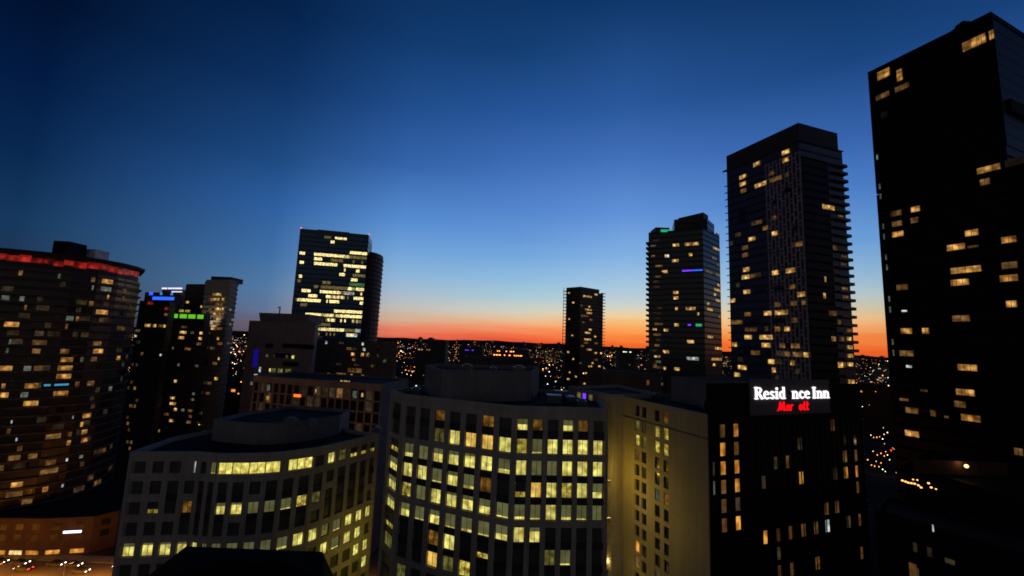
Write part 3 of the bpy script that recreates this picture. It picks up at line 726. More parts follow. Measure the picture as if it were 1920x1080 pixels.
bF.px(f0, f1x, [(*zz2(265, 15), 25), (*zz2(485, 125), 38), (*zz2(280, 248), 30), (*zz2(480, 435), 25), (*zz2(300, 460), 28), (*zz2(345, 385), 16, .4), (*zz2(430, 490), 10, .4), (*zz2(270, 410), 20, .5), (*zz2(700, 610), 20), (*zz2(380, 475), 12)], L_warmd, 3.0, 0, frame=True)
bF.px(f0, f1x, [(*zz2(290, 302), 12, .4), (*zz2(270, 65), 12, .3)], L_cool, 3.0, 0)
for y in (585, 690, 725, 840, 870, 980, 1020): bF.px(f0, f1x, [(1560 + (.088 * y + 118) / 2, y / 2, 3.5)], L_cooldim, 3.0, 0)
for y in (40, 95, 205, 240): bF.px(f0, f1x, [(1560 + (.08 * y + 212) / 2, 540 + y / 2, 3.5)], L_cooldim, 3.0, 0)
for k in range(7):
    z = 3.0 * random.randint(6, 50) + .6; u = random.uniform(2, 24 if z > zl else 37)
    bF.add_window(f0, f1x, u, z, random.choice((1.6, 3.2)), 1.8, L_faintest, .06)
bF.flush()

# blue glass tower with the lattice screen
zG = 160.9; g0, g1, g2 = (92.8, 180.1), (104.6, 150.0), (124.2, 156.6)
gb = (112.4, 186.7)
bG = Building('residential_tower', 'tall blue glass tower with a pale lattice screen on its corner', (108, 168), 'tower')
ex = Vector((g2[0] - g1[0], g2[1] - g1[1])).normalized()
zs_ = at(1583, 283, 157).z
g2b = (g2[0] + ex.x * 2.0, g2[1] + ex.y * 2.0)
b = MB(); b.prism([g0, g1, g2, gb], zs_, zG, 0, 1); b.build('crown', [charcoal, roof_m], bG.root)
b = MB(); b.prism([g0, g1, g2b, (gb[0] + ex.x * 2, gb[1] + ex.y * 2)], 0, zs_ - .3, 0, 1); b.build('glazed_body', [G_blue, roof_m], bG.root)
b = MB(); b.prism(offset(ccw([g0, g1, g2b, (gb[0] + ex.x * 2, gb[1] + ex.y * 2)]), .35), zs_ - .3, zs_); b.build('cornice', charcoal, bG.root)
dg = Vector((g1[0] - g0[0], g1[1] - g0[1])).normalized(); ng = Vector((dg.y, -dg.x)); LG = math.hypot(g1[0] - g0[0], g1[1] - g0[1])
ul, _ = on_face(1441, 450, g0, g1)
lat = MB(); k = 0
lm = mat('pale_lattice', (.26, .25, .29), .7, mottle=.2)
u = ul
while u < LG + .1: lat.obox(g0, dg, u - .26, u + .26, ng, .08, .3, 20, zs_ - 4); u += (LG - ul) / 9
z = 22.0
while z < zs_ - 4:
    for k in range(9):
        ua = ul + (LG - ul) / 9 * k + .26; lat.obox(g0, dg, ua, ua + (LG - ul) / 9 - .52, ng, .1, .26, z + (1.53 if (k + int(z)) % 2 else 0), z + .62 + (1.53 if (k + int(z)) % 2 else 0))
    z += 3.06
lat.build('lattice_screen', lm, bG.root)
# right face is dark, with balconies at its outer end
rf = MB(); nr = Vector((ex.y, -ex.x)); LR = math.hypot(g2b[0] - g1[0], g2b[1] - g1[1])
rf.obox(g1, ex, .4, LR * .62, nr, .04, .14, 10, zs_ - 6); rf.build('dark_bay', G_f, bG.root)
me = None
for k in range(6, 49):
    z = 3.06 * k
    if z > zs_ - 2: break
    if me is None:
        q = MB(); q.obox(g1, ex, LR * .70, LR + .7, nr, .05, 1.25, 0, .22); q.obox(g1, ex, LR + .02, LR + .7, nr, -8, .05, 0, .22)
        q.obox(g1, ex, LR * .70, LR + .7, nr, 1.18, 1.25, .22, 1.1, 1)
        o = q.build('balcony', [slab_d, G_dark], bG.root); me = o.data; o.location.z = z
    else:
        o = bpy.data.objects.new('balcony', me); COL.objects.link(o); o.parent = bG.root; o.location = (0, 0, z)
me = None
for k in range(6, 49):
    z = 3.06 * k
    if z > zs_ - 2: break
    if me is None:
        q = MB(); q.obox(g0, dg, -1.0, ul - 1.0, ng, .05, .45, 0, .3); o = q.build('floor_edge', charcoal, bG.root); me = o.data; o.location.z = z
    else:
        o = bpy.data.objects.new('floor_edge', me); COL.objects.link(o); o.parent = bG.root; o.location = (0, 0, z)
q = MB(); uc, zc = on_face(1358, 322, g0, g1); q.obox(g0, dg, -1.6, .6, ng, .0, .6, zc - .3, zc + .3); q.build('eave', charcoal, bG.root)
z8 = lambda x, y: (1200 + x / 2.16, 200 + y / 2.16)
def W8(lst): return [(*z8(x, y), w / 2.16) for x, y, w in lst]
bG.px(g0, g1, W8([(475, 232, 30), (592, 178, 35), (592, 210, 30), (418, 283, 30), (418, 312, 28), (490, 315, 55), (455, 532, 32), (548, 514, 25), (432, 658, 28), (430, 687, 35), (550, 668, 28), (612, 660, 42), (435, 750, 30), (655, 757, 35), (520, 835, 35), (575, 832, 60), (598, 893, 25), (440, 936, 32), (513, 937, 60), (385, 970, 22), (535, 1038, 30), (412, 1062, 30), (378, 788, 22), (620, 1048, 16), (513, 970, 40), (683, 1015, 14), (395, 1080, 25), (545, 1080, 18)]), L_warm, 3.06, 0, .62, .36)
bG.px(g0, g1, W8([(422, 342, 25), (535, 268, 25), (552, 292, 55), (485, 468, 25), (510, 492, 25), (428, 570, 28), (428, 600, 25), (460, 687, 25), (648, 556, 35), (560, 798, 25), (625, 795, 28), (690, 795, 20), (438, 838, 28), (628, 860, 28), (395, 872, 50), (452, 902, 55), (632, 975, 40), (640, 1015, 40), (560, 900, 25), (580, 968, 25), (545, 445, 20), (620, 725, 25), (470, 1000, 40), (600, 1000, 25), (690, 760, 18)]), L_warmd, 3.06, 0, .6, .36)
bG.px(g1, g2b, W8([(760, 393, 55)]), L_warm, 3.06, 0, .62, .2)
bG.px(g1, g2b, W8([(825, 605, 25), (822, 640, 25), (787, 560, 20), (828, 740, 25), (830, 772, 25), (778, 826, 35), (805, 868, 15), (845, 908, 25), (815, 942, 22), (782, 942, 20), (845, 985, 22), (848, 1020, 22), (822, 1055, 20), (810, 450, 22)]), L_warmd, 3.06, 0, .62, .2)
bG.px(g1, g2b, W8([(845, 945, 20), (848, 1055, 22), (748, 700, 8), (745, 765, 10)]) + [(1594, 672, 10), (1594, 688, 10), (1596, 719, 13), (1598, 736, 11), (1593, 657, 10), (1575, 688, 10)], L_warm, 3.06, 0, .7, .2)
bG.px(g0, g1, [(1395, 692, 14), (1447, 680, 12), (1515, 668, 10), (1489, 686, 7)], L_warm, 3.06, 0, .6, .36)
for k in range(45):
    bG.add_window(g0, g1, random.uniform(1, ul - 1) if random.random() < .6 else random.uniform(ul, LG - 1), 3.06 * random.randint(9, 47) + .7, random.choice((1.5, 2.6, 4)), 1.8, L_verydim if random.random() < .4 else G_dark, .3)
bG.flush()

# green tinted tower behind it
h0, h1, h2 = (78.5, 243), (104, 229), (121, 245)
hb = (95, 262); zH = at(1222, 440, 243).z
bH = Building('condominium_tower', 'dark stepped tower with a teal roof light and a violet lit balcony', (100, 245), 'tower')
tower(bH, [h0, h1, h2, hb], 0, zH, glass('green_curtain_wall', (.018, .032, .042), .2, 3.0, .3, (.02, .026, .03)))
c1 = [(at(1264, 410, 240).x, 240), (at(1352, 398, 236).x - 8, 236), (119, 247), (98, 258)]
zH2 = at(1310, 402, 238).z
b = MB(); b.prism(c1, zH + .02, zH2 - 3, 0, 1); b.build('setback_storeys', [G_black, roof_m], bH.root)
c2 = offset(ccw(c1), -2.5); b = MB()
hgt = [zH2 - 1.5, zH2 + 1.6, zH2 + 2.2, zH2]
b.hexa([(*p, zH2 - 3) for p in c2], [(p[0], p[1], z_) for p, z_ in zip(c2, hgt)]); b.build('sloping_crown', charcoal, bH.root)
b = MB(); tl = at(1238, 432, 242); b.box(tl.x - 3, 241, zH + .1, tl.x + 5, 250, zH + 4); b.build('roof_plant', charcoal, bH.root)
b = MB(); tl = at(1251, 437, 238); b.box(tl.x - 3.5, 238, zH + .6, tl.x + 3.5, 238.5, zH + 2.0); b.build('roof_light', E_teal, bH.root)
dh = Vector((h1[0] - h0[0], h1[1] - h0[1])).normalized(); nh = Vector((dh.y, -dh.x)); LH = math.hypot(h1[0] - h0[0], h1[1] - h0[1])
me = None
for k in range(5, 46):
    z = 3.0 * k
    if z > zH - 1: break
    if me is None:
        q = MB(); q.obox(h0, dh, -1.3, 8.5, nh, .05, 1.3, 0, .25); q.obox(h0, dh, -1.3, -.02, nh, -7, .05, 0, .25); q.obox(h0, dh, -1.3, 8.5, nh, 1.24, 1.3, .25, 1.15, 1)
        o = q.build('balcony', [slab_m, mat('green_balustrade', (.05, .075, .065), .3)], bH.root); me = o.data; o.location.z = z
    else:
        o = bpy.data.objects.new('balcony', me); COL.objects.link(o); o.parent = bH.root; o.location = (0, 0, z)
    if k % 1 == 0 and random.random() < .75:
        bH.add_window(h0, h1, random.uniform(2.5, 6), z + .5, random.uniform(2, 4.5), 1.9, random.choice((L_cooldim, L_verydim, L_warmd, G_dark)), .06)
bH.px(h0, h1, W8([(145, 560, 30), (225, 562, 30), (195, 565, 30), (143, 622, 30), (205, 608, 16), (100, 675, 26), (145, 745, 24), (145, 768, 22), (205, 810, 45), (105, 902, 20), (60, 902, 18), (205, 945, 32), (105, 990, 28), (70, 1008, 28), (100, 1055, 12), (150, 1060, 25), (148, 880, 20), (148, 818, 12), (105, 600, 10), (235, 840, 10)]), L_warm, 3.0, 0, .62, .08)
bH.px(h0, h1, W8([(213, 1016, 55), (113, 600, 10)]), L_cool, 3.0, 0, .62, .08)
bH.px(h0, h1, W8([(190, 657, 40), (175, 662, 10), (200, 880, 14)]), E_purple, 3.0, 0, .3, .08)
bH.px(h0, h1, W8([(232, 655, 50)]), E_blue, 3.0, 0, .25, .08)
bH.px(h0, h1, W8([(238, 877, 28)]), E_teal, 3.0, 0, .5, .08)
bH.px(h1, h2, W8([(325, 575, 28), (320, 745, 28), (315, 788, 22), (283, 830, 25), (283, 927, 26), (320, 972, 30), (325, 1022, 45), (303, 770, 10), (275, 790, 10), (318, 720, 10), (300, 1055, 12)]), L_warm, 3.0, 0, .5, .08)
bH.px(h1, h2, W8([(275, 660, 25), (285, 680, 20), (330, 690, 20), (345, 660, 14), (350, 530, 16), (300, 620, 18), (340, 860, 14)]), L_warmd, 3.0, 0, .5, .08)
bH.flush()

# slim tower alone on the skyline
i0, i1, i2 = (51.4, 400), (63.0, 388.6), (88.0, 408.0); ib = (76, 420); zI = 127.8
bI = Building('slim_tower', 'slim dark tower standing alone against the orange sunset, with balconies down both edges', (70, 405), 'tower')
tower(bI, [i0, i1, (83.5, 404.4), (72, 418)], 0, zI, G_black, parapet=.8)
b = MB(); b.prism([(83.5, 404.4), i2, (80, 416), (72, 418)], 0, zI - 3, 0, 1); b.build('side_bay', [G_black, roof_m], bI.root)
di = Vector((i1[0] - i0[0], i1[1] - i0[1])).normalized(); ni = Vector((di.y, -di.x)); dj = Vector((i2[0] - i1[0], i2[1] - i1[1])).normalized(); nj = Vector((dj.y, -dj.x)); LJ = math.hypot(i2[0] - i1[0], i2[1] - i1[1])
me = None
for k in range(4, 42):
    z = 3.05 * k
    if z > zI: break
    if me is None:
        q = MB(); q.obox(i0, di, -2.6, .0, ni, -6, 1.0, 0, .5); q.obox(i0, di, -2.6, -2.3, ni, .5, .9, .5, 3.05); q.obox(i0, di, -2.6, -2.3, ni, -5.9, -5.5, .5, 3.05)
        q.obox(i1, dj, LJ - 4, LJ + 2.2, nj, .05, 1.3, 0, .5); q.obox(i1, dj, LJ + .02, LJ + 2.2, nj, -6, .05, 0, .5)
        o = q.build('balcony', slab_d, bI.root); me = o.data; o.location.z = z
    else:
        o = bpy.data.objects.new('balcony', me); COL.objects.link(o); o.parent = bI.root; o.location = (0, 0, z)
z6 = lambda x, y: (960 + x / 3.177, 500 + y / 3.177)
def W6(lst): return [(*z6(x, y), w / 3.177) for x, y, w in lst]
bI.px(i0, i1, W6([(340, 155, 14), (365, 215, 14), (340, 315, 12), (335, 500, 14), (365, 550, 12), (345, 620, 10), (360, 410, 14), (335, 660, 20), (380, 660, 12)]), L_warm, 3.05, 0, .6, .08)
bI.px(i1, i2, W6([(430, 168, 16), (455, 185, 45), (500, 168, 20), (460, 228, 14), (455, 247, 45), (460, 268, 36), (465, 370, 20), (450, 388, 36), (450, 432, 45), (460, 495, 36), (497, 520, 20), (470, 590, 20), (480, 570, 12), (430, 690, 18), (460, 600, 12), (495, 412, 12), (535, 515, 14), (520, 600, 16), (440, 640, 14)]), L_warm, 3.05, 0, .6, .08)
bI.px(i1, i2, W6([(425, 330, 14), (430, 295, 50), (440, 445, 30), (400, 570, 14), (420, 470, 18), (500, 460, 20), (470, 310, 20), (410, 230, 14), (500, 560, 25)]), L_warmd, 3.05, 0, .6, .08)
bI.flush()

# ------------------------------------------------------------------ glass office tower left of centre
j0, j1 = (-179.7, 350.0), (-126.1, 362.8); zJ = 163.0
bJ = Building('glass_office', 'wide dark teal glass office tower with many bright floors and red corner beacons', (-150, 370), 'office building')
jb0, jb1 = (j0[0] - 6, j0[1] + 28), (j1[0] - 6, j1[1] + 28)
b = MB(); b.prism([j0, j1, jb1, jb0], 0, zJ - 3, 0, 1); b.build('glazed_body', [G_teal, roof_m], bJ.root)
p = MB(); p.ring(offset(ccw([j0, j1, jb1, jb0]), -.5), zJ - 3, zJ, .5); p.build('parapet', glass('parapet_glass', (.012, .03, .045), .2), bJ.root)
p = MB()
cv = [(-126, 367)] + [(-126 + 6.5 * math.sin(a), 367 + 16 * (1 - math.cos(a))) for a in (.4, .8, 1.2, 1.57)] + [(-121, 392), (-132, 392)]
p.prism(cv, 0, 149, 0, 1); p.build('rounded_core', [charcoal, roof_m], bJ.root)
bJ.slabs(cv, [3.9 * k for k in range(5, 38)], .7, .6, slab_d)
p = MB(); cc = at(762, 0, 350)
for P in (j0, (j1[0] - .8, j1[1] + .4)): p.box(P[0], P[1], zJ, P[0] + .9, P[1] + .9, zJ + 1.0)
p.build('beacon', glow('beacon_red', (255, 110, 90), 1.6), bJ.root)
dj_ = Vector((j1[0] - j0[0], j1[1] - j0[1])).normalized(); nj_ = Vector((dj_.y, -dj_.x))
z3 = lambda x, y: (400 + x / 3.177, 400 + y / 3.177)
def W3(lst): return [(*z3((a + c) / 2, y), (c - a) / 3.177) for a, c, y in lst]
u_, z_ = on_face(*z3(715, 122), j0, j1)
p = MB(); p.obox(j0, dj_, u_ - 13, u_ + 13, nj_, .1, .35, z_ - 2.5, z_ + 2.5); p.build('plant_louvre', mat('teal_louvre', (.05, .09, .11), .4), bJ.root)
def seg(lst, w=24):
    out = []
    for a, c, y in lst:
        n = max(1, round((c - a) / w))
        for k in range(n):
            out.append((a + (c - a) * k / n - .8, a + (c - a) * (k + 1) / n + .8, y + (5 * (k / n) if c - a > 100 else 0)))
            if c - a > 100 and random.random() < .35: out.append((a + (c - a) * k / n + 4, a + (c - a) * (k + .6) / n, y + 15))
    return out
bJ.px(j0, j1, W3(seg([(600, 930, 243), (600, 740, 296), (775, 920, 310), (750, 785, 362), (820, 860, 384), (525, 580, 458), (635, 760, 462), (800, 945, 455), (565, 620, 490), (670, 780, 498), (500, 640, 516), (835, 930, 505), (690, 750, 526), (550, 910, 592), (550, 615, 616), (680, 895, 622), (915, 932, 628), (580, 780, 680), (795, 870, 712), (513, 548, 236), (513, 540, 288), (700, 795, 158), (600, 650, 262), (850, 872, 342), (510, 530, 365), (900, 920, 538)])), L_dots, 3.9, 0, .7, .08)
bJ.px(j0, j1, W3(seg([(800, 930, 268), (660, 700, 150), (700, 800, 270), (650, 700, 408), (600, 625, 438), (500, 520, 412), (640, 850, 440), (700, 840, 484), (830, 930, 372), (600, 700, 655), (780, 880, 690), (575, 780, 700), (820, 900, 650), (520, 560, 530), (640, 760, 610), (490, 520, 515)])), L_dotsd, 3.9, 0, .7, .08)
bJ.px(j0, j1, W3(seg([(810, 940, 415), (810, 940, 432)])), L_green, 3.9, 0, .8, .08)
bJ.px(j0, j1, W3(seg([(880, 925, 690), (880, 915, 712), (775, 840, 480), (790, 860, 718)])), L_cool, 3.9, 0, .8, .08)
bJ.flush()

# ------------------------------------------------------------------ buildings on the left
# big curved block with the red crown
zA = 101.0
arc = [(-226, 148.5), (-206, 147.0), (-192, 147.2), (-180, 149.5), (-171, 153.5), (-165, 159), (-161.5, 165.5), (-160.5, 173), (-162, 181), (-165.5, 189)]
backA = [(-182, 206), (-226, 210)]
bA = Building('curved_apartment_block', 'huge dark curved apartment block at the left edge with a glowing red crown', (-190, 172), 'apartment block')
polyA = arc + backA
b = MB(); b.prism(polyA, 12, zA - 6.2, 0, 1); b.build('glazed_body', [G_brown, roof_m], bA.root)
b = MB(); b.prism(offset(ccw(polyA), -.8), zA - 6.2, zA - 1.1, 0, 1); b.build('crown_storey', [charcoal, roof_m], bA.root)
b = MB(); b.prism(offset(ccw(polyA), 1.0), zA - 1.1, zA, 0, 0); b.build('crown_roof', mat('crown_roof_dark', (.02, .016, .018), .8), bA.root)
pin = offset(ccw(polyA), -.8)
for i in range(len(arc) - 1):
    P0, P1 = pin[i], pin[i + 1]; L = math.hypot(P1[0] - P0[0], P1[1] - P0[1])
    n = max(1, round(L / 3))
    for k in range(n): bA.add_window(P0, P1, L * (k + .5) / n, zA - 4.2 + random.uniform(-.4, .5), L / n - .02, random.uniform(1.8, 2.6), L_red, .04)
tk = at(116, 458, 160); b = MB(); b.box(tk.x - 3.3, 160, zA, tk.x + 2.6, 167, zA + 5.6); b.build('lift_overrun', black, bA.root)
tk = at(152, 465, 168); b = MB(); b.box(tk.x - 5, 169, zA, tk.x + 5, 175, zA + 4.6); b.build('roof_screen', mat('pale_screen', (.65, .65, .7), .6), bA.root)
bA.slabs(polyA, [12 + 3.05 * k for k in range(0, 27)], 1.0, .28, mat('brown_slab', (.10, .088, .08), .8))
def facesA(px, py):
    best = None
    for i in range(len(arc) - 1):
        P0, P1 = arc[i], arc[i + 1]; L = math.hypot(P1[0] - P0[0], P1[1] - P0[1])
        dx, dy = (P1[0] - P0[0]) / L, (P1[1] - P0[1]) / L
        if ray(px, py).x * dy - ray(px, py).y * dx >= 0: continue
        u, z = on_face(px, py, P0, P1)
        if -.01 <= u <= L + .01: return P0, P1
    return None
z1_ = lambda x, y: (x / 3.177, 400 + y / 3.177); z2_ = lambda x, y: (x / 3.177, 740 + y / 3.177)
def putA(lst, zf_, m, hf=.62):
    for x, y, w in lst:
        q = zf_(x, y); f = facesA(*q)
        if f: bA.px(f[0], f[1], [(*q, w / 3.177)], m, 3.05, 12, hf, .08)
putA([(640, 400, 75), (610, 565, 80), (75, 638, 100), (585, 812, 65), (400, 855, 85), (40, 908, 85), (380, 910, 100), (370, 965, 100), (790, 900, 60), (345, 1063, 100), (30, 1065, 55), (465, 603, 20), (400, 650, 16), (705, 853, 25), (25, 1012, 25), (190, 1015, 90), (125, 350, 25), (640, 515, 12)], z1_, L_amber)
putA([(630, 455, 70), (30, 522, 55), (128, 530, 32), (420, 600, 50), (820, 680, 55), (140, 912, 50), (490, 860, 22), (655, 1050, 20), (800, 1028, 14), (778, 815, 14), (150, 1055, 50), (550, 455, 12), (350, 390, 16), (65, 745, 16), (50, 790, 16)], z1_, L_cooldim)
putA([(240, 745, 100), (220, 800, 55), (580, 758, 55), (230, 912, 60), (810, 765, 50), (460, 1015, 28), (540, 1005, 45), (555, 390, 25), (545, 555, 30), (560, 855, 40), (740, 685, 30), (600, 655, 30), (370, 800, 60), (150, 580, 16)], z1_, L_warmd)
putA([(285, 1005, 45), (345, 1012, 60), (395, 1012, 35)], z1_, E_cyan, .25)
putA([(185, 45, 100), (515, 130, 55), (500, 230, 36), (500, 282, 42), (412, 298, 26), (125, 542, 24), (100, 545, 80), (412, 725, 16), (615, 600, 22), (265, 585, 36), (580, 755, 40), (485, 180, 18)], z2_, L_amber)
putA([(315, 245, 100), (415, 240, 25), (635, 305, 45), (85, 375, 80), (300, 410, 70), (270, 470, 120), (85, 595, 110), (600, 510, 45), (680, 490, 40), (230, 705, 90), (445, 700, 40), (120, 310, 35), (195, 370, 60), (30, 420, 30), (160, 650, 70), (540, 500, 30), (530, 590, 30), (640, 700, 25), (280, 660, 40), (60, 240, 25), (690, 600, 25)], z2_, L_warmd)
putA([(75, 175, 10), (95, 285, 12), (378, 560, 14), (370, 660, 16), (685, 655, 10), (478, 390, 22), (398, 398, 14), (720, 470, 12), (300, 725, 14), (235, 815, 14), (350, 825, 10), (730, 780, 10), (435, 130, 10)], z2_, L_cool, .4)
for k in range(120):
    i = random.randrange(2, len(arc) - 1); P0, P1 = arc[i], arc[i + 1]; L = math.hypot(P1[0] - P0[0], P1[1] - P0[1])
    w = min(random.choice((1.4, 2.2, 3.0)), L - .3)
    bA.add_window(P0, P1, random.uniform(w / 2, L - w / 2), 12 + 3.05 * random.randint(0, 25) + .7, w, 1.8, L_verydim if random.random() < .55 else G_dark, .07)
# podium
podf = [(-232, 148), (-205, 146.2), (-180, 147.6), (-150, 149.5), (-137, 152.5), (-133.5, 158), (-137, 168), (-163, 193), (-232, 212)]
b = MB(); b.prism(podf, 0, 11.6, 0, 1); b.build('podium', [mat('podium_brick', (.07, .042, .03), .85, mottle=.25, scale=.5), roof_m], bA.root)
for fi in range(1, 5):
    P0, P1 = podf[fi], podf[fi + 1]; L = math.hypot(P1[0] - P0[0], P1[1] - P0[1]); n = max(1, int(L / 4.6))
    for k in range(n):
        for z in (4.6, 8.0): bA.add_window(P0, P1, L * (k + .5) / n, z, 2.3, 2.0, G_dark, .05)
        if fi < 4: bA.add_window(P0, P1, L * (k + .5) / n, .5, min(L / n - .8, 3.8), 1.25, random.choice((L_shop, L_shop, L_hot, L_hot, L_shopr)), .05)
bA.flush()

def simple(name, label, front, depth, zt, wall, fh, wins, cat='building', roofbits=(), z0=0, par=.6, slabs=None, group=None, rm=None):
    """a smaller building: footprint from its visible front points, going back by depth; wins: list of (face index, [(px, py, w)], material, height fraction)"""
    front = [(p[0], p[1]) for p in front]
    d0 = Vector((front[-1][0] - front[0][0], front[-1][1] - front[0][1])).normalized(); bk = (Vector((-d0.y, d0.x)) * .25 + Vector((front[0][0] + front[-1][0], front[0][1] + front[-1][1])).normalized()).normalized()
    poly = front + [(front[-1][0] + bk.x * depth, front[-1][1] + bk.y * depth), (front[0][0] + bk.x * depth, front[0][1] + bk.y * depth)]
    cx = sum(p[0] for p in poly) / len(poly); cy = sum(p[1] for p in poly) / len(poly)
    B = Building(name, label, (cx, cy), cat, group)
    b = MB(); b.prism(poly, z0, zt, 0, 1); b.build('wall', [wall, rm or roof_m], B.root)
    if par: p = MB(); p.ring(offset(ccw(poly), -.4), zt, zt + par, .42); p.build('parapet', wall, B.root)
    for nm, x0, y0, x1, y1, h, m in roofbits:
        b = MB(); b.box(x0, y0, zt + .02, x1, y1, zt + h); b.build(nm, m, B.root)
    if slabs: B.slabs(poly, [fh * k for k in range(3, int(zt / fh) + 1)], slabs[0], slabs[1], slabs[2])
    for fi, pts, m, hf in wins: B.px(front[fi], front[fi + 1], pts, m, fh, 0, hf, .08)
    return B, poly
def XY(px, py, Y): p = at(px, py, Y); return (p.x, p.y)
def Z(px, py, Y): return at(px, py, Y).z
W1 = lambda lst: [(*z1_(x, y), w / 3.177) for x, y, w in lst]
W2 = lambda lst: [(*z2_(x, y), w / 3.177) for x, y, w in lst]

# pale tall tower behind the curved block
zt = Z(410, 520, 264.5)
B1, _ = simple('pale_tower', 'slender pale residential tower with a floodlit upper front, left of the glass office tower', [XY(387, 522, 268.0), XY(434, 522, 262.2), XY(447, 527, 278.4)], 22, zt - 2, mat('pale_tower_render', (.30, .29, .28), .85, mottle=.2, scale=.2, fine=3), 3.0,
  [(0, W1([(1295, 470, 60), (1280, 525, 60), (1330, 500, 20), (1300, 560, 40), (1328, 580, 14), (1280, 600, 30), (1270, 678, 25), (1300, 640, 30), (1300, 732, 12), (1305, 850, 10), (1290, 970, 20)]), L_warm, .6),
   (0, W1([(1270, 500, 60), (1300, 545, 60), (1310, 610, 50), (1290, 655, 50), (1300, 690, 50), (1255, 560, 20), (1250, 1000, 25), (1280, 900, 30), (1240, 1060, 25), (1310, 780, 30), (1265, 800, 30)]), L_warmd, .6),
   (1, W1([(1370, 575, 12), (1385, 620, 14), (1370, 660, 14), (1360, 760, 12)]), L_cooldim, .5)], 'tower', slabs=(.5, .5, mat('pale_slab', (.2, .19, .18), .8)))
a_, b_ = XY(396, 520, 270), XY(434, 521, 270)
m_ = MB(); m_.box(a_[0], 270, zt - 2, b_[0], 282, zt + 1.2); m_.build('roof_plant', charcoal, B1.root)
for k in range(60):
    B1.add_window(XY(387, 522, 268.0), XY(434, 522, 262.2), random.uniform(1.5, 12), 3 * random.randint(5, 30) + .8, random.choice((1.2, 1.8, 2.6)), 1.6, random.choice((G_dark, G_dark, L_verydim)), .08)
fd = (Vector(XY(387, 522, 268.0)) + Vector(XY(434, 522, 262.2))) / 2
b = MB(); b.box(fd.x - .15, fd.y - 5, zt - 34.2, fd.x + .15, fd.y + .3, zt - 34); b.box(fd.x - .6, fd.y - 5.2, zt - 34, fd.x + .6, fd.y - 4.6, zt - 33.5); b.build('floodlight_bracket', metal_g, B1.root)
ld = bpy.data.lights.new('facade_flood', 'SPOT'); ld.energy = 5200; ld.color = (1, .8, .5); ld.spot_size = R(95); ld.spot_blend = .8; ld.shadow_soft_size = .5
lo = bpy.data.objects.new('facade_flood', ld); COL.objects.link(lo); lo.parent = B1.root; lo.location = Vector((fd.x, fd.y - 5.0, zt - 33.2)) - B1.root.location; lo.rotation_euler = (R(155), 0, 0)
B1.flush()
B2, _ = simple('dark_slab_tower', 'dark blank slab tower tucked behind the pale residential tower, on its left', [XY(349, 534, 303.9), XY(386, 534, 299.3)], 20, Z(365, 534, 301.6), dark_c, 3.0, [(0, W1([(1115, 540, 24), (1212, 548, 14), (1130, 700, 10)]), L_warm, .6)], 'tower'); B2.flush()  # plain dark concrete all over
B3, _ = simple('sign_topped_tower', 'grey tower with a row of small white lights along its roof edge', [XY(304, 545, 330.6), XY(346, 545, 324.8)], 22, Z(325, 545, 328.3), dark_c, 3.0, [], 'tower')
m_ = MB()
for x in range(306, 343, 4):
    q = at(x + random.uniform(-1, 1), 541, 326); m_.box(q.x - .6, 325, q.z - .5, q.x + .6, 325.6, q.z + .6)
for x in range(324, 343, 4):
    q = at(x, 547, 323.5); m_.box(q.x - .5, 323, q.z - .4, q.x + .5, 323.6, q.z + .4)
m_.build('roof_lamps', glow('roof_lamps_white', (230, 225, 255), 1.2), B3.root); B3.flush()
B4, p4 = simple('blue_lit_block', 'dark block with a bright blue glow along its top storey, beside the red crowned block', [XY(272, 550, 278.4), XY(330, 550, 273.6)], 20, Z(300, 550, 276.0), dark_c, 3.0, [(0, [(293, 556, 14), (306, 556, 16), (320, 557, 16), (283, 554, 8)], E_blue, .75), (0, [(302, 554, 5), (322, 555, 5)], E_cyan, .6)], 'building')
B4.px(p4[0], p4[1], [(320, 575, 10), (325, 590, 8)], L_cooldim, 3.0, 0, .5, .09); B4.flush()
B5, p5 = simple('red_lit_block', 'dark slab block with red glowing top windows beside the green lit block', [XY(262, 566, 231.2), XY(318, 568, 225.0)], 18, Z(290, 566, 227.5), dark_c, 3.0,
  [(0, W1([(895, 548, 40), (1000, 565, 22)]), L_red, .6), (0, W1([(985, 683, 16), (880, 676, 40), (920, 680, 20)]), L_warm, .6), (0, W1([(955, 683, 30), (745, 680, 30), (1000, 600, 20)]), L_warmd, .5), (0, W1([(785, 725, 14), (978, 835, 12)]), L_cool, .4)], 'apartment block', slabs=(.5, .3, slab_d)); 
for k in range(25): B5.add_window(p5[0], p5[1], random.uniform(1, 10), 3 * random.randint(4, 24) + .7, 1.5, 1.6, random.choice((G_dark, L_verydim, L_warmd)), .08)
B5.flush()
B6, p6 = simple('green_lit_block', 'apartment block with a vivid green lit top storey and amber windows below', [XY(318, 590, 244.0), XY(385, 592, 239.1)], 20, Z(350, 590, 241.6), dark_c, 3.0,
  [(0, [(327, 593, 15), (344, 593, 15), (360, 593.5, 15), (376, 594, 13)], E_green, .9), (0, [(340, 586, 10), (352, 586, 10)], L_off2, .5),
   (0, W1([(1090, 718, 45), (1080, 745, 40), (1200, 722, 20), (1200, 752, 22), (1100, 697, 18), (960, 985, 22), (1047, 990, 18)]) + W2([(1030, 10, 30), (1020, 38, 12), (1030, 68, 36), (1020, 160, 30), (935, 210, 40), (1045, 95, 20)]), L_warm, .55),
   (0, W1([(1145, 722, 20), (1033, 790, 12), (1180, 902, 22), (1065, 898, 14)]) + W2([(1090, 90, 20), (1160, 10, 16)]), L_cooldim, .5), (0, W1([(1095, 690, 40), (1190, 780, 30), (1120, 800, 40)]) + W2([(1135, 150, 30), (990, 130, 30), (1215, 30, 20), (1210, 100, 30), (1140, 115, 20)]), L_warmd, .5)], 'apartment block', slabs=(.6, .3, slab_m)); B6.flush()

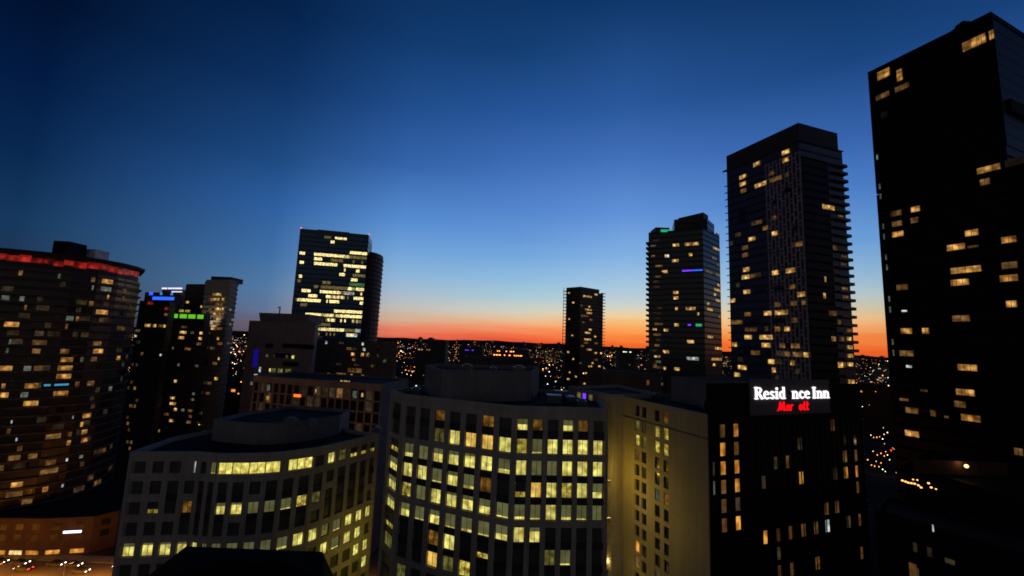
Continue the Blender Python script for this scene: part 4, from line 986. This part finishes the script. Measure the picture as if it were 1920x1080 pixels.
# ------------------------------------------------------------------ mid-rise between the left towers and the centre
zt = Z(530, 605, 250)
K, pk_ = simple('stepped_block', 'dark stepped office block with a deep blue light strip down its left corner', [XY(467, 607, 252), XY(592, 607, 246)], 30, zt, grey_c, 4.0,
  [(0, [(480, 700, 7), (487, 698, 4)], L_cool, .8), (0, [(500, 700, 10), (512, 699, 10), (525, 700, 10), (540, 700, 12)], L_offdim, .7), (0, [(506, 696, 3), (528, 697, 3), (550, 664, 5)], L_off, .5)], 'office building')
q0, q1 = XY(490, 585, 254), XY(578, 590, 250)
m_ = MB(); m_.prism([q0, q1, (q1[0], q1[1] + 18), (q0[0], q0[1] + 18)], zt, Z(535, 588, 252), 0, 1, inset=-.9); m_.build('upper_storeys', [grey_c, roof_m], K.root)
m_ = MB(); c_ = at(521, 580, 256); m_.box(c_.x - .25, 258, Z(535, 588, 252), c_.x + .25, 258.5, Z(535, 588, 252) + 4.5); m_.box(c_.x - 1.5, 258.1, Z(535, 588, 252) + 3.6, c_.x + .25, 258.4, Z(535, 588, 252) + 4.2); m_.build('aerial', metal_g, K.root)
dk = Vector((pk_[1][0] - pk_[0][0], pk_[1][1] - pk_[0][1])).normalized()
ub, zb1 = on_face(481, 655, pk_[0], pk_[1]); _, zb2 = on_face(479, 688, pk_[0], pk_[1])
m_ = MB(); m_.obox(pk_[0], dk, ub - 1.2, ub + 1.6, (dk.y, -dk.x), .1, .3, zb2, zb1); m_.build('light_strip', glow('deep_blue_strip', (28, 18, 150), .55), K.root)
for (x0, x1, y) in ((530, 582, 648), (515, 545, 666), (530, 560, 682), (565, 590, 650), (498, 512, 648)):
    ua_, z_ = on_face(x0, y, pk_[0], pk_[1]); ub_, _ = on_face(x1, y, pk_[0], pk_[1]); K.add_window(pk_[0], pk_[1], (ua_ + ub_) / 2, z_ - 1.2, ub_ - ua_, 2.4, G_dark, .08)
for k in range(12): K.add_window(pk_[0], pk_[1], random.uniform(6, 36), 4.0 * random.randint(5, 15) + 1, random.choice((1.4, 2.2)), 1.8, random.choice((L_verydim, L_warmd, L_cooldim, G_dark)), .08)
K.flush()
Q, pq = simple('flat_roofed_block', 'plain dark flat roofed block below the glass office tower, with scattered lamps', [XY(590, 640, 300), XY(745, 642, 292)], 40, Z(660, 641, 296), mat('mid_concrete', (.10, .095, .09), .85), 3.6,
  [(0, [(612, 645, 4), (683, 652, 5), (680, 649, 4)], L_cool, .6), (0, [(662, 661, 8), (680, 660, 6), (690, 662, 5)], L_warm, .7), (0, [(635, 682, 10), (668, 683, 10), (600, 632, 10), (640, 645, 10)], L_verydim, .4), (0, [(660, 698, 20), (640, 700, 20), (672, 697, 14)], L_warmd, .9), (0, [(616, 702, 5), (640, 703, 4), (659, 704, 4)], L_orange, .5)], 'building')
for k in range(34): Q.add_window(pq[0], pq[1], random.uniform(2, 52), 3.6 * random.randint(5, 18) + .8, random.choice((1.4, 2.2, 3.5)), 1.8, random.choice((L_verydim, L_verydim, G_dark, L_warmd, L_warmd, L_cooldim)), .08)
Q.flush()

# grid fronted block
zM = Z(600, 712, 165)
m0, m1 = XY(478, 711, 172), XY(716, 716, 158)
Mb = Building('grid_fronted_block', 'grid fronted concrete mid-rise with an orange sign, standing behind the low beige office block', (-80, 175), 'building')
polyM = [m0, m1, (m1[0] + 3, m1[1] + 26), (m0[0] + 3, m0[1] + 26)]
LM = math.hypot(m1[0] - m0[0], m1[1] - m0[1]); ncol = 9
def rowM(r):
    def fn(i):
        if i != 0: return [(0, 1, 'b', None)]
        out = []; f = 0
        for k in range(ncol):
            a, b = (k + .05) / ncol, (k + .95) / ncol
            out.append((f, a, 'b', None)); mid = (a + b) / 2
            rr_ = random.random()
            m = L_warmd if rr_ < .05 else L_verydim if rr_ < .2 else L_oran_d if rr_ < .22 else G_dark
            out.append((a, mid - .006, 'w', (m, 0, None))); out.append((mid - .006, mid + .006, 'b', None)); out.append((mid + .006, b, 'w', (G_dark if random.random() < .7 else L_verydim, 0, None))); f = b
        out.append((f, 1, 'b', None)); return out
    return fn
bands = []; top = zM
for r in range(14):
    zc = zM - 4.2 - 4.0 * r; bands.append((zc + 1.72, top, allb)); bands.append((zc - 1.72, zc + 1.72, rowM(r))); top = zc - 1.72
bands.append((0, top, allb))
grid_building(Mb, polyM, 0, zM, bands, mat('pale_frame_concrete', (.14, .14, .145), .85, mottle=.25, scale=.2, fine=4), roof_drop=.8, t=.5, frame=False)
Mb.px(m0, m1, [(666, 737, 9), (596, 765, 9), (505, 721, 6)], L_cooldim, 4.0, zM - 4.2 - 40 - 2, .7, .2)
Mb.px(m0, m1, [(592, 735, 4), (680, 739, 4), (502, 750, 6), (648, 721, 8), (640, 724, 4), (655, 721, 3)], L_warm, 4.0, zM - 4.2 - 40 - 2, .4, .2)
us, zs = on_face(560, 741.5, m0, m1); dm = Vector((m1[0] - m0[0], m1[1] - m0[1])).normalized()
sgn = MB(); sgn.obox(m0, dm, us - 1.5, us + 1.5, (dm.y, -dm.x), .6, .9, zs - .5, zs + .5); sgn.build('sign_box', glow('orange_sign', (255, 110, 40), 1.6), Mb.root)
Mb.flush()

# low dark blocks right of the centre, between tower and hotel
N1, _ = simple('low_dark_block', 'low dark block with rooftop boxes behind the hotel flank, left part', [XY(1128, 698, 170), XY(1240, 704, 160)], 22, Z(1180, 700, 165), dark_c, 3.2, [(0, [(1215, 712, 5), (1228, 690, 8)], L_warmd, .6)], 'building'); N1.flush()
N2, _ = simple('dome_lit_block', 'long low block whose roof lies behind the tall office tower penthouse', [XY(870, 668, 300), XY(1000, 676, 300)], 30, Z(930, 672, 300), dark_c, 3.2, [], 'building'); N2.flush()

# ------------------------------------------------------------------ right side street level
R1, pr = simple('brick_warehouse', 'dark red brick warehouse between the hotel and the tall black tower', [XY(1608, 722, 440), XY(1690, 722, 420)], 30, Z(1650, 722, 430), mat('dark_red_brick', (.06, .025, .02), .9), 3.5, [(0, [(1615, 735, 5)], L_warm, .5)], 'building'); R1.flush()
R2, pr2 = simple('terrace_podium', 'black podium with a lamp lit terrace, below the tallest black tower', [XY(1690, 880, 88), XY(1950, 872, 66)], 26, Z(1812, 885, 78) - 2, black, 3.5, [], 'podium', rm=black); R2.flush()
R3, pr3 = simple('dark_low_rise', 'nearly black low rise filling the lower right corner, a few faint windows', [XY(1640, 960, 66), XY(1990, 925, 50)], 10, 52.4, black, 3.2, [(0, [(1713, 1072, 16)], L_hotd, .7), (0, [(1749, 975, 3)], L_cool, .3), (0, [(1715, 1003, 8), (1742, 1015, 9), (1782, 1058, 20, .5), (1720, 1055, 5)], L_verydim, .4)], 'building', rm=black)
R3.flush()

# ------------------------------------------------------------------ street furniture, lamps and cars
def lamp_mesh(h, arm, head):
    p = MB(); n = 6
    pts = [(0, 0, 0, .12), (0, 0, h * .6, .09), (0, 0, h, .07), (0, -arm, h + .25, .05)]
    return pts
PROTO = {}
def street_lamp(loc, rz, label, group, m=E_orange, h=8.0, power=0, colr=(1, .33, .035), head=(.5, .22)):
    key = (m.name, h)
    root = empty('street_lamp', loc, label, 'street lamp', group, rz)
    if key not in PROTO:
        p = MB(); k = 8
        def ringv(c, r): return [(c[0] + r * math.cos(2 * math.pi * i / k), c[1] + r * math.sin(2 * math.pi * i / k), c[2]) for i in range(k)]
        prev = None
        for c, r in (((0, 0, 0), .16), ((0, 0, .8), .13), ((0, 0, h), .07)):
            cur = ringv(c, r); i0 = len(p.v); p.v += cur
            if prev is not None:
                for i in range(k): p.f.append((prev + i, prev + (i + 1) % k, i0 + (i + 1) % k, i0 + i)); p.mi.append(0)
            prev = i0
        p.box(-.05, -1.6, h - .02, .05, .05, h + .08)
        me = bpy.data.meshes.new('pole'); me.from_pydata(p.v, [], p.f); me.materials.append(metal_g)
        q = MB(); q.box(-.28, -2.3, h - .08, .28, -1.5, h + .12); mh = bpy.data.meshes.new('lamp_head'); mh.from_pydata(q.v, [], q.f); mh.materials.append(metal_g)
        q = MB(); q.box(-.24, -2.25, h - .2, .24, -1.55, h - .085); ml = bpy.data.meshes.new('lens'); ml.from_pydata(q.v, [], q.f); ml.materials.append(m)
        PROTO[key] = (me, mh, ml)
    me, mh, ml = PROTO[key]
    o = bpy.data.objects.new('pole', me); COL.objects.link(o); o.parent = root
    o2 = bpy.data.objects.new('lamp_head', mh); COL.objects.link(o2); o2.parent = root
    o3 = bpy.data.objects.new('lens', ml); COL.objects.link(o3); o3.parent = o2
    if power:
        ld = bpy.data.lights.new('lamp_light', 'POINT'); ld.energy = power; ld.color = colr; ld.shadow_soft_size = .3
        lo = bpy.data.objects.new('lamp_light', ld); COL.objects.link(lo); lo.parent = root; lo.location = (0, -1.9, h - .35)
        ld = bpy.data.lights.new('lamp_beam', 'SPOT'); ld.energy = power * 24; ld.color = colr; ld.spot_size = R(150); ld.spot_blend = .7; ld.shadow_soft_size = .3
        lo = bpy.data.objects.new('lamp_beam', ld); COL.objects.link(lo); lo.parent = root; lo.location = (0, -1.9, h - .36)
    return root
for i, x in enumerate((-196, -176, -158, -140, -122, -104, -86, -62, -44)):
    street_lamp((x, 127.2 if i % 2 else 129.0, .14), math.pi, 'amber street lamp on the cross street running past the curved apartment block', 'amber lamps along the cross street', E_orange, 8, 2600)
for i, k in enumerate((20, 55, 95, 140, 190, 250, 320)):
    p = a0 + dv * k + nv * (7.6 if i % 2 else -7.6)
    street_lamp((p.x, p.y, 0), math.atan2(dv.y, dv.x) + (math.pi if i % 2 else 0), 'amber street lamp on the avenue seen between the two beige office buildings', 'amber lamps along the avenue', E_orange, 8, 1300 if k < 150 else 0)

def car_meshes():
    L, Wd = 4.5, 1.8
    def prof(pts, w, name, m):
        b = MB(); n = len(pts)
        b.v = [(x, -w / 2, z) for x, z in pts] + [(x, w / 2, z) for x, z in pts]
        b.f = [tuple(range(n)), tuple(reversed(range(n, 2 * n)))] + [(i, n + i, n + (i + 1) % n, (i + 1) % n) for i in range(n)]
        me = bpy.data.meshes.new(name); me.from_pydata(b.v, [], b.f); me.materials.append(m); return me
    body = prof([(-2.2, .35), (2.2, .35), (2.25, .62), (2.1, .82), (1.0, .92), (-1.7, .95), (-2.2, .9), (-2.25, .6)], Wd, 'body', mat('car_paint', (.05, .05, .055), .3))
    cabin = prof([(.95, .93), (.3, 1.42), (-1.1, 1.45), (-1.8, .96)], Wd * .86, 'cabin', G_dark)
    wh = MB(); k = 12
    wh.v = [(.33 * math.cos(2 * math.pi * i / k), -.1, .33 * math.sin(2 * math.pi * i / k)) for i in range(k)] + [(.33 * math.cos(2 * math.pi * i / k), .1, .33 * math.sin(2 * math.pi * i / k)) for i in range(k)]
    wh.f = [tuple(range(k)), tuple(reversed(range(k, 2 * k)))] + [(i, (i + 1) % k, k + (i + 1) % k, k + i) for i in range(k)]
    wheel = bpy.data.meshes.new('wheel'); wheel.from_pydata(wh.v, [], wh.f); wheel.materials.append(mat('tyre', (.015, .015, .015), .9))
    b = MB(); b.box(-.06, -.22, -.1, .06, .22, .1); hd = bpy.data.meshes.new('headlight'); hd.from_pydata(b.v, [], b.f); hd.materials.append(glow('headlight', (255, 236, 200), 7))
    tl = bpy.data.meshes.new('taillight'); tl.from_pydata(b.v, [], b.f); tl.materials.append(glow('taillight', (255, 40, 20), 9))
    return body, cabin, wheel, hd, tl
CM = car_meshes()
def car(x, y, rz, label, group, z=.008):
    r = empty('parked_car' if 'parked' in label else 'car', (x, y, z), label, 'car', group, rz)
    def add(n, me, loc):
        o = bpy.data.objects.new(n, me); COL.objects.link(o); o.parent = r; o.location = loc
    add('body', CM[0], (0, 0, 0)); add('cabin', CM[1], (0, 0, 0))
    for a in (-1.4, 1.4):
        for b in (-.82, .82): add('wheel', CM[2], (a, b, .33))
    for b in (-.62, .62): add('headlight', CM[3], (2.2, b, .68)); add('taillight', CM[4], (-2.22, b, .75))
for i, x in enumerate((-157.5, -150.5, -146, -139.5, -134, -128.5, -119, -110, -149, -55, -47)):
    lane = (144.6, 144.4, 141.2)[i % 3] if i < 8 else 133.5
    car(x, lane, 0 if i % 4 != 2 else math.pi, 'dark car in traffic on the amber lit cross street below the curved block', 'cars on the cross street')
for i, k in enumerate((12, 26, 40, 52, 75, 98, 120, 150)):
    p = a0 + dv * k + nv * (3.4 if i % 2 else -3.4)
    car(p.x, p.y, math.atan2(dv.y, dv.x) + (math.pi if i % 2 else 0), 'dark car on the avenue between the two beige office buildings', 'cars on the avenue')

# shop fronts of the curved block's podium and its slanted white sign are things of their own on the street wall
def on_ground_box(name, x0, x1, y, z0, z1, m, label, cat, group=None, dy=.5):
    r = empty(name, ((x0 + x1) / 2, y, z0), label, cat, group)
    b = MB(); b.box(x0, y - dy, z0, x1, y, z1); b.build('lit_face', m, r)
    b = MB(); b.box(x0 - .15, y, z0 - .1, x1 + .15, y + .4, z1 + .15); b.build('casing', charcoal, r)

q0 = Vector((-149.0, 149.75)); q1 = Vector((-137, 152.5)); dq = (q1 - q0).normalized()
r = empty('shop_sign', (-142, 151.3, 7), 'white lit sign bar on the street corner below the curved apartment block', 'sign')
b = MB(); b.obox(q0, dq, 4.6, 9.6, (dq.y, -dq.x), .35, .6, 6.9, 7.6); b.build('lit_face', glow('sign_bar', (235, 235, 255), 2.2), r)
b = MB(); b.obox(q0, dq, 4.5, 9.7, (dq.y, -dq.x), .1, .34, 6.8, 7.7); b.build('casing', charcoal, r)
# floodlights in the courtyard between the tower and the hotel flank
dk_ = MB(); dk_.box(13, 66, 0, 34, 96, 30); 
deck = empty('courtyard_podium', (22, 80, 0), 'low courtyard podium in the gap between the beige tower and the hotel flank', 'podium')
b = MB(); b.prism([(18.8, 70), (27, 66), (31, 69.5), (22, 92), (20.5, 92)], 0, 30, 0, 1); b.build('wall', [beige, roof_m], deck)
for i, (x, y) in enumerate(((20.9, 90.0), (21.6, 83.5))):
    r = empty('floodlight', (x, y, 30), 'yellow floodlight on the courtyard podium shining up the hotel flank', 'floodlight', 'courtyard floodlights')
    b = MB(); b.box(x - .06, y - .06, 30, x + .06, y + .06, 31.2); b.build('stand', metal_g, r)
    b = MB(); b.box(x - .3, y - .2, 31.2, x + .3, y + .2, 31.7); b.build('lamp_head', metal_g, r)
    ld = bpy.data.lights.new('flood', 'POINT'); ld.energy = 160 if i == 0 else 120; ld.color = (1, .74, .2); ld.shadow_soft_size = .4
    lo = bpy.data.objects.new('flood', ld); COL.objects.link(lo); lo.parent = r; lo.location = (0, 0, 3.2)

def wall_wash(label, p, power, colr):  # wall light fitting, used for the added fill lights too
    r = empty('wall_wash_light', p, label, 'floodlight')
    x, y, z = p
    b = MB(); b.box(x - .12, y - .12, z - .1, x + .12, y + .12, z + .5); b.build('bracket', metal_g, r, loc=p)
    b = MB(); b.box(x - .3, y - .2, z + .5, x + .3, y + .2, z + .8); b.build('lamp_head', metal_g, r, loc=p)
    ld = bpy.data.lights.new('flood', 'POINT'); ld.energy = power; ld.color = colr; ld.shadow_soft_size = .5
    lo = bpy.data.objects.new('flood', ld); COL.objects.link(lo); lo.parent = r; lo.location = (0, 0, 1.6)
wall_wash('yellow wall lamp on the right side of the tall beige tower, lighting the hotel flank', (19.9, 85.0, 49.0), 560, (1, .66, .06))
wall_wash('added yellow fill light near the front edge of the beige tower, for the hotel flank', (18.9, 80.5, 44.0), 520, (1, .72, .2))  # added fill light for the darker right part of the hotel flank
wall_wash('added yellow fill light low on the left side of the tall beige tower', (-25.8, 98.0, 26.0), 650, (1, .8, .07))  # added light, stands in for tower window glow on the low block's wing
# terrace lamp and string lights on the right
zt_ = Z(1812, 885, 78) - 1.4
tp = at(1812, 874, 80)
r = empty('terrace_lamp', (tp.x, tp.y, zt_), 'single glowing amber lamp on the podium terrace under the tall black tower', 'lamp')
b = MB(); b.box(tp.x - .06, tp.y - .06, zt_, tp.x + .06, tp.y + .06, tp.z - .2); b.build('post', metal_g, r)
bm = bmesh.new(); bmesh.ops.create_icosphere(bm, subdivisions=2, radius=.32); me = bpy.data.meshes.new('globe'); bm.to_mesh(me); bm.free(); me.materials.append(E_warm)
o = bpy.data.objects.new('globe', me); COL.objects.link(o); o.parent = r; o.location = (0, 0, tp.z - zt_)
ld = bpy.data.lights.new('terrace_light', 'POINT'); ld.energy = 55; ld.color = (1, .6, .3); ld.shadow_soft_size = .3
lo = bpy.data.objects.new('terrace_light', ld); COL.objects.link(lo); lo.parent = r; lo.location = (0, .75, tp.z - zt_ + .35)
w_ = MB(); w_.box(tp.x - 8, tp.y + 1.4, zt_, tp.x + 9, tp.y + 1.7, tp.z + .5); o = w_.build('terrace_wall', mat('terrace_plaster', (.05, .028, .02), .9, spec=.05)); tag(o, 'small plaster wall behind the amber terrace lamp', 'wall')
E_string = glow('string_bulb', (255, 180, 95), 2.2)
r = empty('string_lights', (at(1725, 908, 84).x, 84, 58), 'sagging string of tiny amber bulbs on the terrace under the tall black tower', 'string lights')
for k, (x, y) in enumerate([(1692, 901), (1698, 903), (1703, 905), (1709, 906), (1715, 907), (1722, 910), (1727, 914), (1741, 906), (1746, 914), (1755, 917), (1712, 899), (1720, 900)]):
    q = at(x, y, 80 + (k % 3) * .3); s_ = .12 if k < 9 else .09; b = MB(); b.box(q.x - s_, q.y - s_, q.z - s_, q.x + s_, q.y + s_, q.z + s_); b.build('bulb', E_string, r)


# ------------------------------------------------------------------ the city out to the hills
def block_mat(name, wallc, dens, seed, warm):
    m = bpy.data.materials.new(name); m.use_nodes = True; t = m.node_tree; b = t.nodes['Principled BSDF']
    b.inputs['Base Color'].default_value = (*wallc, 1); b.inputs['Roughness'].default_value = .95; b.inputs['Specular IOR Level'].default_value = .05
    c = N(t, 'ShaderNodeTexCoord'); s = N(t, 'ShaderNodeSeparateXYZ'); ge = N(t, 'ShaderNodeNewGeometry'); oi = N(t, 'ShaderNodeObjectInfo')
    t.links.new(c.outputs['Object'], s.inputs[0])
    a = math_node(t, 'FLOOR', math_node(t, 'DIVIDE', math_node(t, 'ADD', s.outputs['X'], math_node(t, 'MULTIPLY', s.outputs['Y'], .7)), 3.2))
    h = math_node(t, 'FLOOR', math_node(t, 'DIVIDE', s.outputs['Z'], 3.3))
    cx = N(t, 'ShaderNodeCombineXYZ'); t.links.new(a, cx.inputs[0]); t.links.new(h, cx.inputs[1]); t.links.new(math_node(t, 'MULTIPLY', oi.outputs['Random'], 73), cx.inputs[2])
    wn = N(t, 'ShaderNodeTexWhiteNoise', noise_dimensions='3D'); t.links.new(cx.outputs[0], wn.inputs['Vector'])
    on = math_node(t, 'GREATER_THAN', wn.outputs['Value'], 1 - dens)
    fx = math_node(t, 'FRACT', math_node(t, 'DIVIDE', s.outputs['Z'], 3.3))
    on = math_node(t, 'MULTIPLY', on, math_node(t, 'GREATER_THAN', fx, .4))
    sn = N(t, 'ShaderNodeSeparateXYZ'); t.links.new(ge.outputs['Normal'], sn.inputs[0])
    on = math_node(t, 'MULTIPLY', on, math_node(t, 'LESS_THAN', math_node(t, 'ABSOLUTE', sn.outputs['Z']), .5))
    t.links.new(math_node(t, 'MULTIPLY', on, 1.0), b.inputs['Emission Strength']); b.inputs['Emission Color'].default_value = (*lin(warm), 1)
    m.cycles.emission_sampling = 'NONE'; return m
BM = [block_mat('far_block_amber', (.13, .11, .105), .05, 1, (255, 190, 110)), block_mat('far_block_pale', (.19, .17, .165), .04, 2, (235, 225, 190)), block_mat('far_block_dark', (.08, .072, .072), .03, 3, (255, 150, 70))]
random.seed(21)
OCC = [(-190, 172, 52), (-52, 103, 26), (-4, 88, 24), (50, 85, 34), (117, 110, 42), (108, 168, 26), (100, 245, 30), (70, 405, 28), (-150, 370, 42), (-80, 175, 42), (20, 112, 20), (-130, 255, 36), (-110, 300, 40), (-95, 262, 30)]
placed = list(OCC); n = 0; tries = 0
FAR_KINDS = [('dim flat roofed block with scattered amber windows in the far city', 'far blocks with amber windows'), ('greyish flat roofed block with a few pale windows in the far city', 'far blocks with pale windows'), ('nearly black block with hardly any lit window in the far city', 'far dark blocks')]
while n < 210 and tries < 6000:
    tries += 1
    Y = 230 + 1900 * random.random() ** 1.7
    X = random.uniform(-1.15, 1.15) * Y
    if X < -.62 * Y and Y < 700: continue
    if .70 < X / Y < 1.0 and Y < 520: continue
    w, d = random.uniform(12, 30) * (1 + Y / 2200), random.uniform(12, 26) * (1 + Y / 2200)
    rr_ = max(w, d) * .62
    if any((X - a) ** 2 + (Y - b) ** 2 < (rr_ + c) ** 2 for a, b, c in placed): continue
    t_ = (Vector((X, Y)) - a0); al = t_.dot(dv)
    if 0 < al < 520 and abs(t_.dot(nv)) < rr_ + 9: continue
    hmax = 75 - Y * .02 if Y < 1200 else 52
    h = min(random.choice((8, 11, 14, 18, 24, 32, 40)) * random.uniform(.8, 1.2), hmax - 8)
    if Y < 420: h = min(h, 40)
    k = random.choice((0, 0, 1, 2, 2))
    r = MB(); a = random.uniform(-.5, .5); c, s_ = math.cos(a), math.sin(a)
    poly = [(X + x * c - y * s_, Y + x * s_ + y * c) for x, y in ((-w / 2, -d / 2), (w / 2, -d / 2), (w / 2, d / 2), (-w / 2, d / 2))]
    r.prism(poly, 0, h, 0, 1)
    e = offset(ccw(poly), -random.uniform(2.5, 4.5)); r.prism([(p[0] + .5, p[1] + .8) for p in e[:4]], h + .02, h + random.uniform(1.5, 3), 1)
    o = r.build('city_block', [BM[k], roof_m], None, (X, Y, 0)); tag(o, FAR_KINDS[k][0], 'building', FAR_KINDS[k][1])
    placed.append((X, Y, rr_)); n += 1

for k in range(34):      # the few that break the skyline
    Y = random.uniform(1300, 3000); X = random.uniform(-.42, .95) * Y; w = random.uniform(10, 30)
    if any((X - a) ** 2 + (Y - b) ** 2 < (w + c) ** 2 for a, b, c in placed): continue
    h = 75 + Y * random.uniform(-.002, .0030) + 4
    r = MB(); r.box(X - w / 2, Y, 0, X + w / 2, Y + 25, h); q = random.random()
    r.box(X - w * .3, Y + 4, h + .02, X + w * random.uniform(-.1, .3), Y + 16, h + random.uniform(2, 6))
    o = r.build('city_block', [BM[2]], None, (X, Y, 0)); tag(o, 'tiny dark building poking up into the orange band of the far skyline', 'building', 'far skyline buildings'); placed.append((X, Y, w))

# bigger lit landmarks in the field
def landmark(label, px0, px1, py, Y, h, m, rows, lampm, lw=2.2):
    a, b = at(px0, py, Y), at(px1, py, Y)
    root = empty('car_park' if 'car park' in label else 'lit_building', ((a.x + b.x) / 2, Y, 0), label, 'building')
    q = MB(); q.prism([(a.x, Y), (b.x, Y), (b.x, Y + 25), (a.x, Y + 25)], 0, a.z + 1, 0, 1); q.build('wall', [m, roof_m], root)
    for y, x0, x1 in rows:
        p, s_ = at(x0, y, Y), at(x1, y, Y)
        q = MB(); x = p.x
        while x < s_.x:
            wv = random.uniform(.6, 1.6) * lw
            if random.random() < .78: q.box(x, Y - .4, p.z - .9, x + wv, Y - .05, p.z + .7)
            x += wv + .5 * lw
        q.build('lit_storey', lampm, root)
landmark('multi storey car park with three rows of amber lights, beyond the tall office tower roof', 922, 990, 654, 700, 20, dark_c, [(658, 932, 962), (665, 925, 975), (677, 948, 986)], E_orange, 2.4)
landmark('low hall glowing purple at one end, far out on the skyline', 862, 905, 650, 900, 15, dark_c, [(656, 868, 888)], E_purple, 3)
landmark('far pale hall with a long thin roof light, beside the purple one', 884, 906, 649, 1000, 15, dark_c, [(651, 886, 904)], L_warm, 3)
landmark('far hall with greenish white floodlights, right of the slim tower', 1160, 1190, 655, 900, 15, dark_c, [(659.5, 1168, 1184)], E_ltgreen, 3)
landmark('pale square building with a bright white window, far beyond the car park', 970, 985, 652, 950, 15, dark_c, [(655, 972, 983)], L_cool, 4)
landmark('dark cube of an office block in the far field, left of the purple hall', 808, 836, 640, 520, 15, dark_c, [], E_warm)
landmark('low hall with a row of yellow windows, far left of the dark cube', 780, 808, 654, 620, 15, dark_c, [(655, 784, 806)], L_warm, 2.5)

# street and house lights of the far city: nobody could count them
random.seed(5)
lt = MB(); kinds = [E_orange, E_warm, E_white, E_red, E_ltgreen, E_purple]
def bulb(x, y, z, s_, mi):
    i = len(lt.v); lt.v += [(x + s_, y, z), (x - s_, y, z), (x, y + s_, z), (x, y - s_, z), (x, y, z + s_), (x, y, z - s_)]
    for f in ((0, 2, 4), (2, 1, 4), (1, 3, 4), (3, 0, 4), (2, 0, 5), (1, 2, 5), (3, 1, 5), (0, 3, 5)): lt.f.append(tuple(i + k for k in f)); lt.mi.append(mi)
for k in range(6500):
    Y = 240 + 4200 * random.random() ** 1.35; X = random.uniform(-1.15, 1.15) * Y
    if random.random() < .55:           # most stand along the streets
        if random.random() < .5: X = round(X / 110) * 110 + random.choice((-6, 6)) - Y * .12 % 110
        else: Y = round(Y / 130) * 130 + random.choice((-5, 5))
    if any((X - a) ** 2 + (Y - b) ** 2 < c * c for a, b, c in placed[:len(OCC)]): continue
    z = random.uniform(6, 12) if random.random() < .55 else random.uniform(12, 46)
    s_ = random.choice((.22, .3, .3, .4, .75)) * (1 + Y / 1500)
    bulb(X, Y, min(z, 60), s_ * .72, random.choices(range(6), (36, 32, 22, 4, 5, 1))[0])
for x, y, Y in [(738, 655, 480), (755, 660, 480), (748, 662, 480), (752, 658, 480), (743, 668, 400), (720, 706, 300), (727, 708, 300), (735, 719, 280), (740, 694, 320), (773, 697, 320), (777, 688, 330), (733, 645, 700), (746, 643, 800), (1143, 668, 600), (1147, 666, 600), (1139, 668, 600), (1108, 686, 420), (1094, 700, 380), (1109, 684, 420), (438, 655, 420), (445, 650, 430), (433, 661, 400), (448, 659, 420), (441, 664, 390), (436, 680, 350), (452, 716, 300), (447, 738, 280), (1024, 690, 420), (1030, 697, 400), (1018, 692, 420), (1023, 705, 390), (1030, 684, 450), (1053, 731, 320), (1633, 816, 300), (1644, 820, 300), (1655, 823, 300), (1678, 825, 300), (1658, 855, 290), (1664, 853, 290), (1645, 853, 290), (1640, 874, 285), (1634, 872, 285), (1648, 875, 285), (1655, 880, 285), (1660, 884, 285), (1637, 846, 290), (1652, 850, 290), (1668, 862, 288), (1643, 865, 286), (1652, 868, 286), (1627, 862, 290), (1614, 780, 330), (1665, 708, 500), (1655, 704, 500), (1648, 683, 700), (1664, 677, 700), (1666, 723, 420), (443, 647, 500), (458, 628, 900), (837, 690, 330)]:
    q = at(x, y, Y)
    if q.z > 1: bulb(q.x, Y, q.z, .0016 * Y * random.uniform(.7, 1.1), random.choice((0, 0, 1, 1, 2)))
o = lt.build('city_lights', kinds); o['kind'] = 'stuff'; tag(o, 'far off street and house lights of the city', 'lights', None, 'stuff')
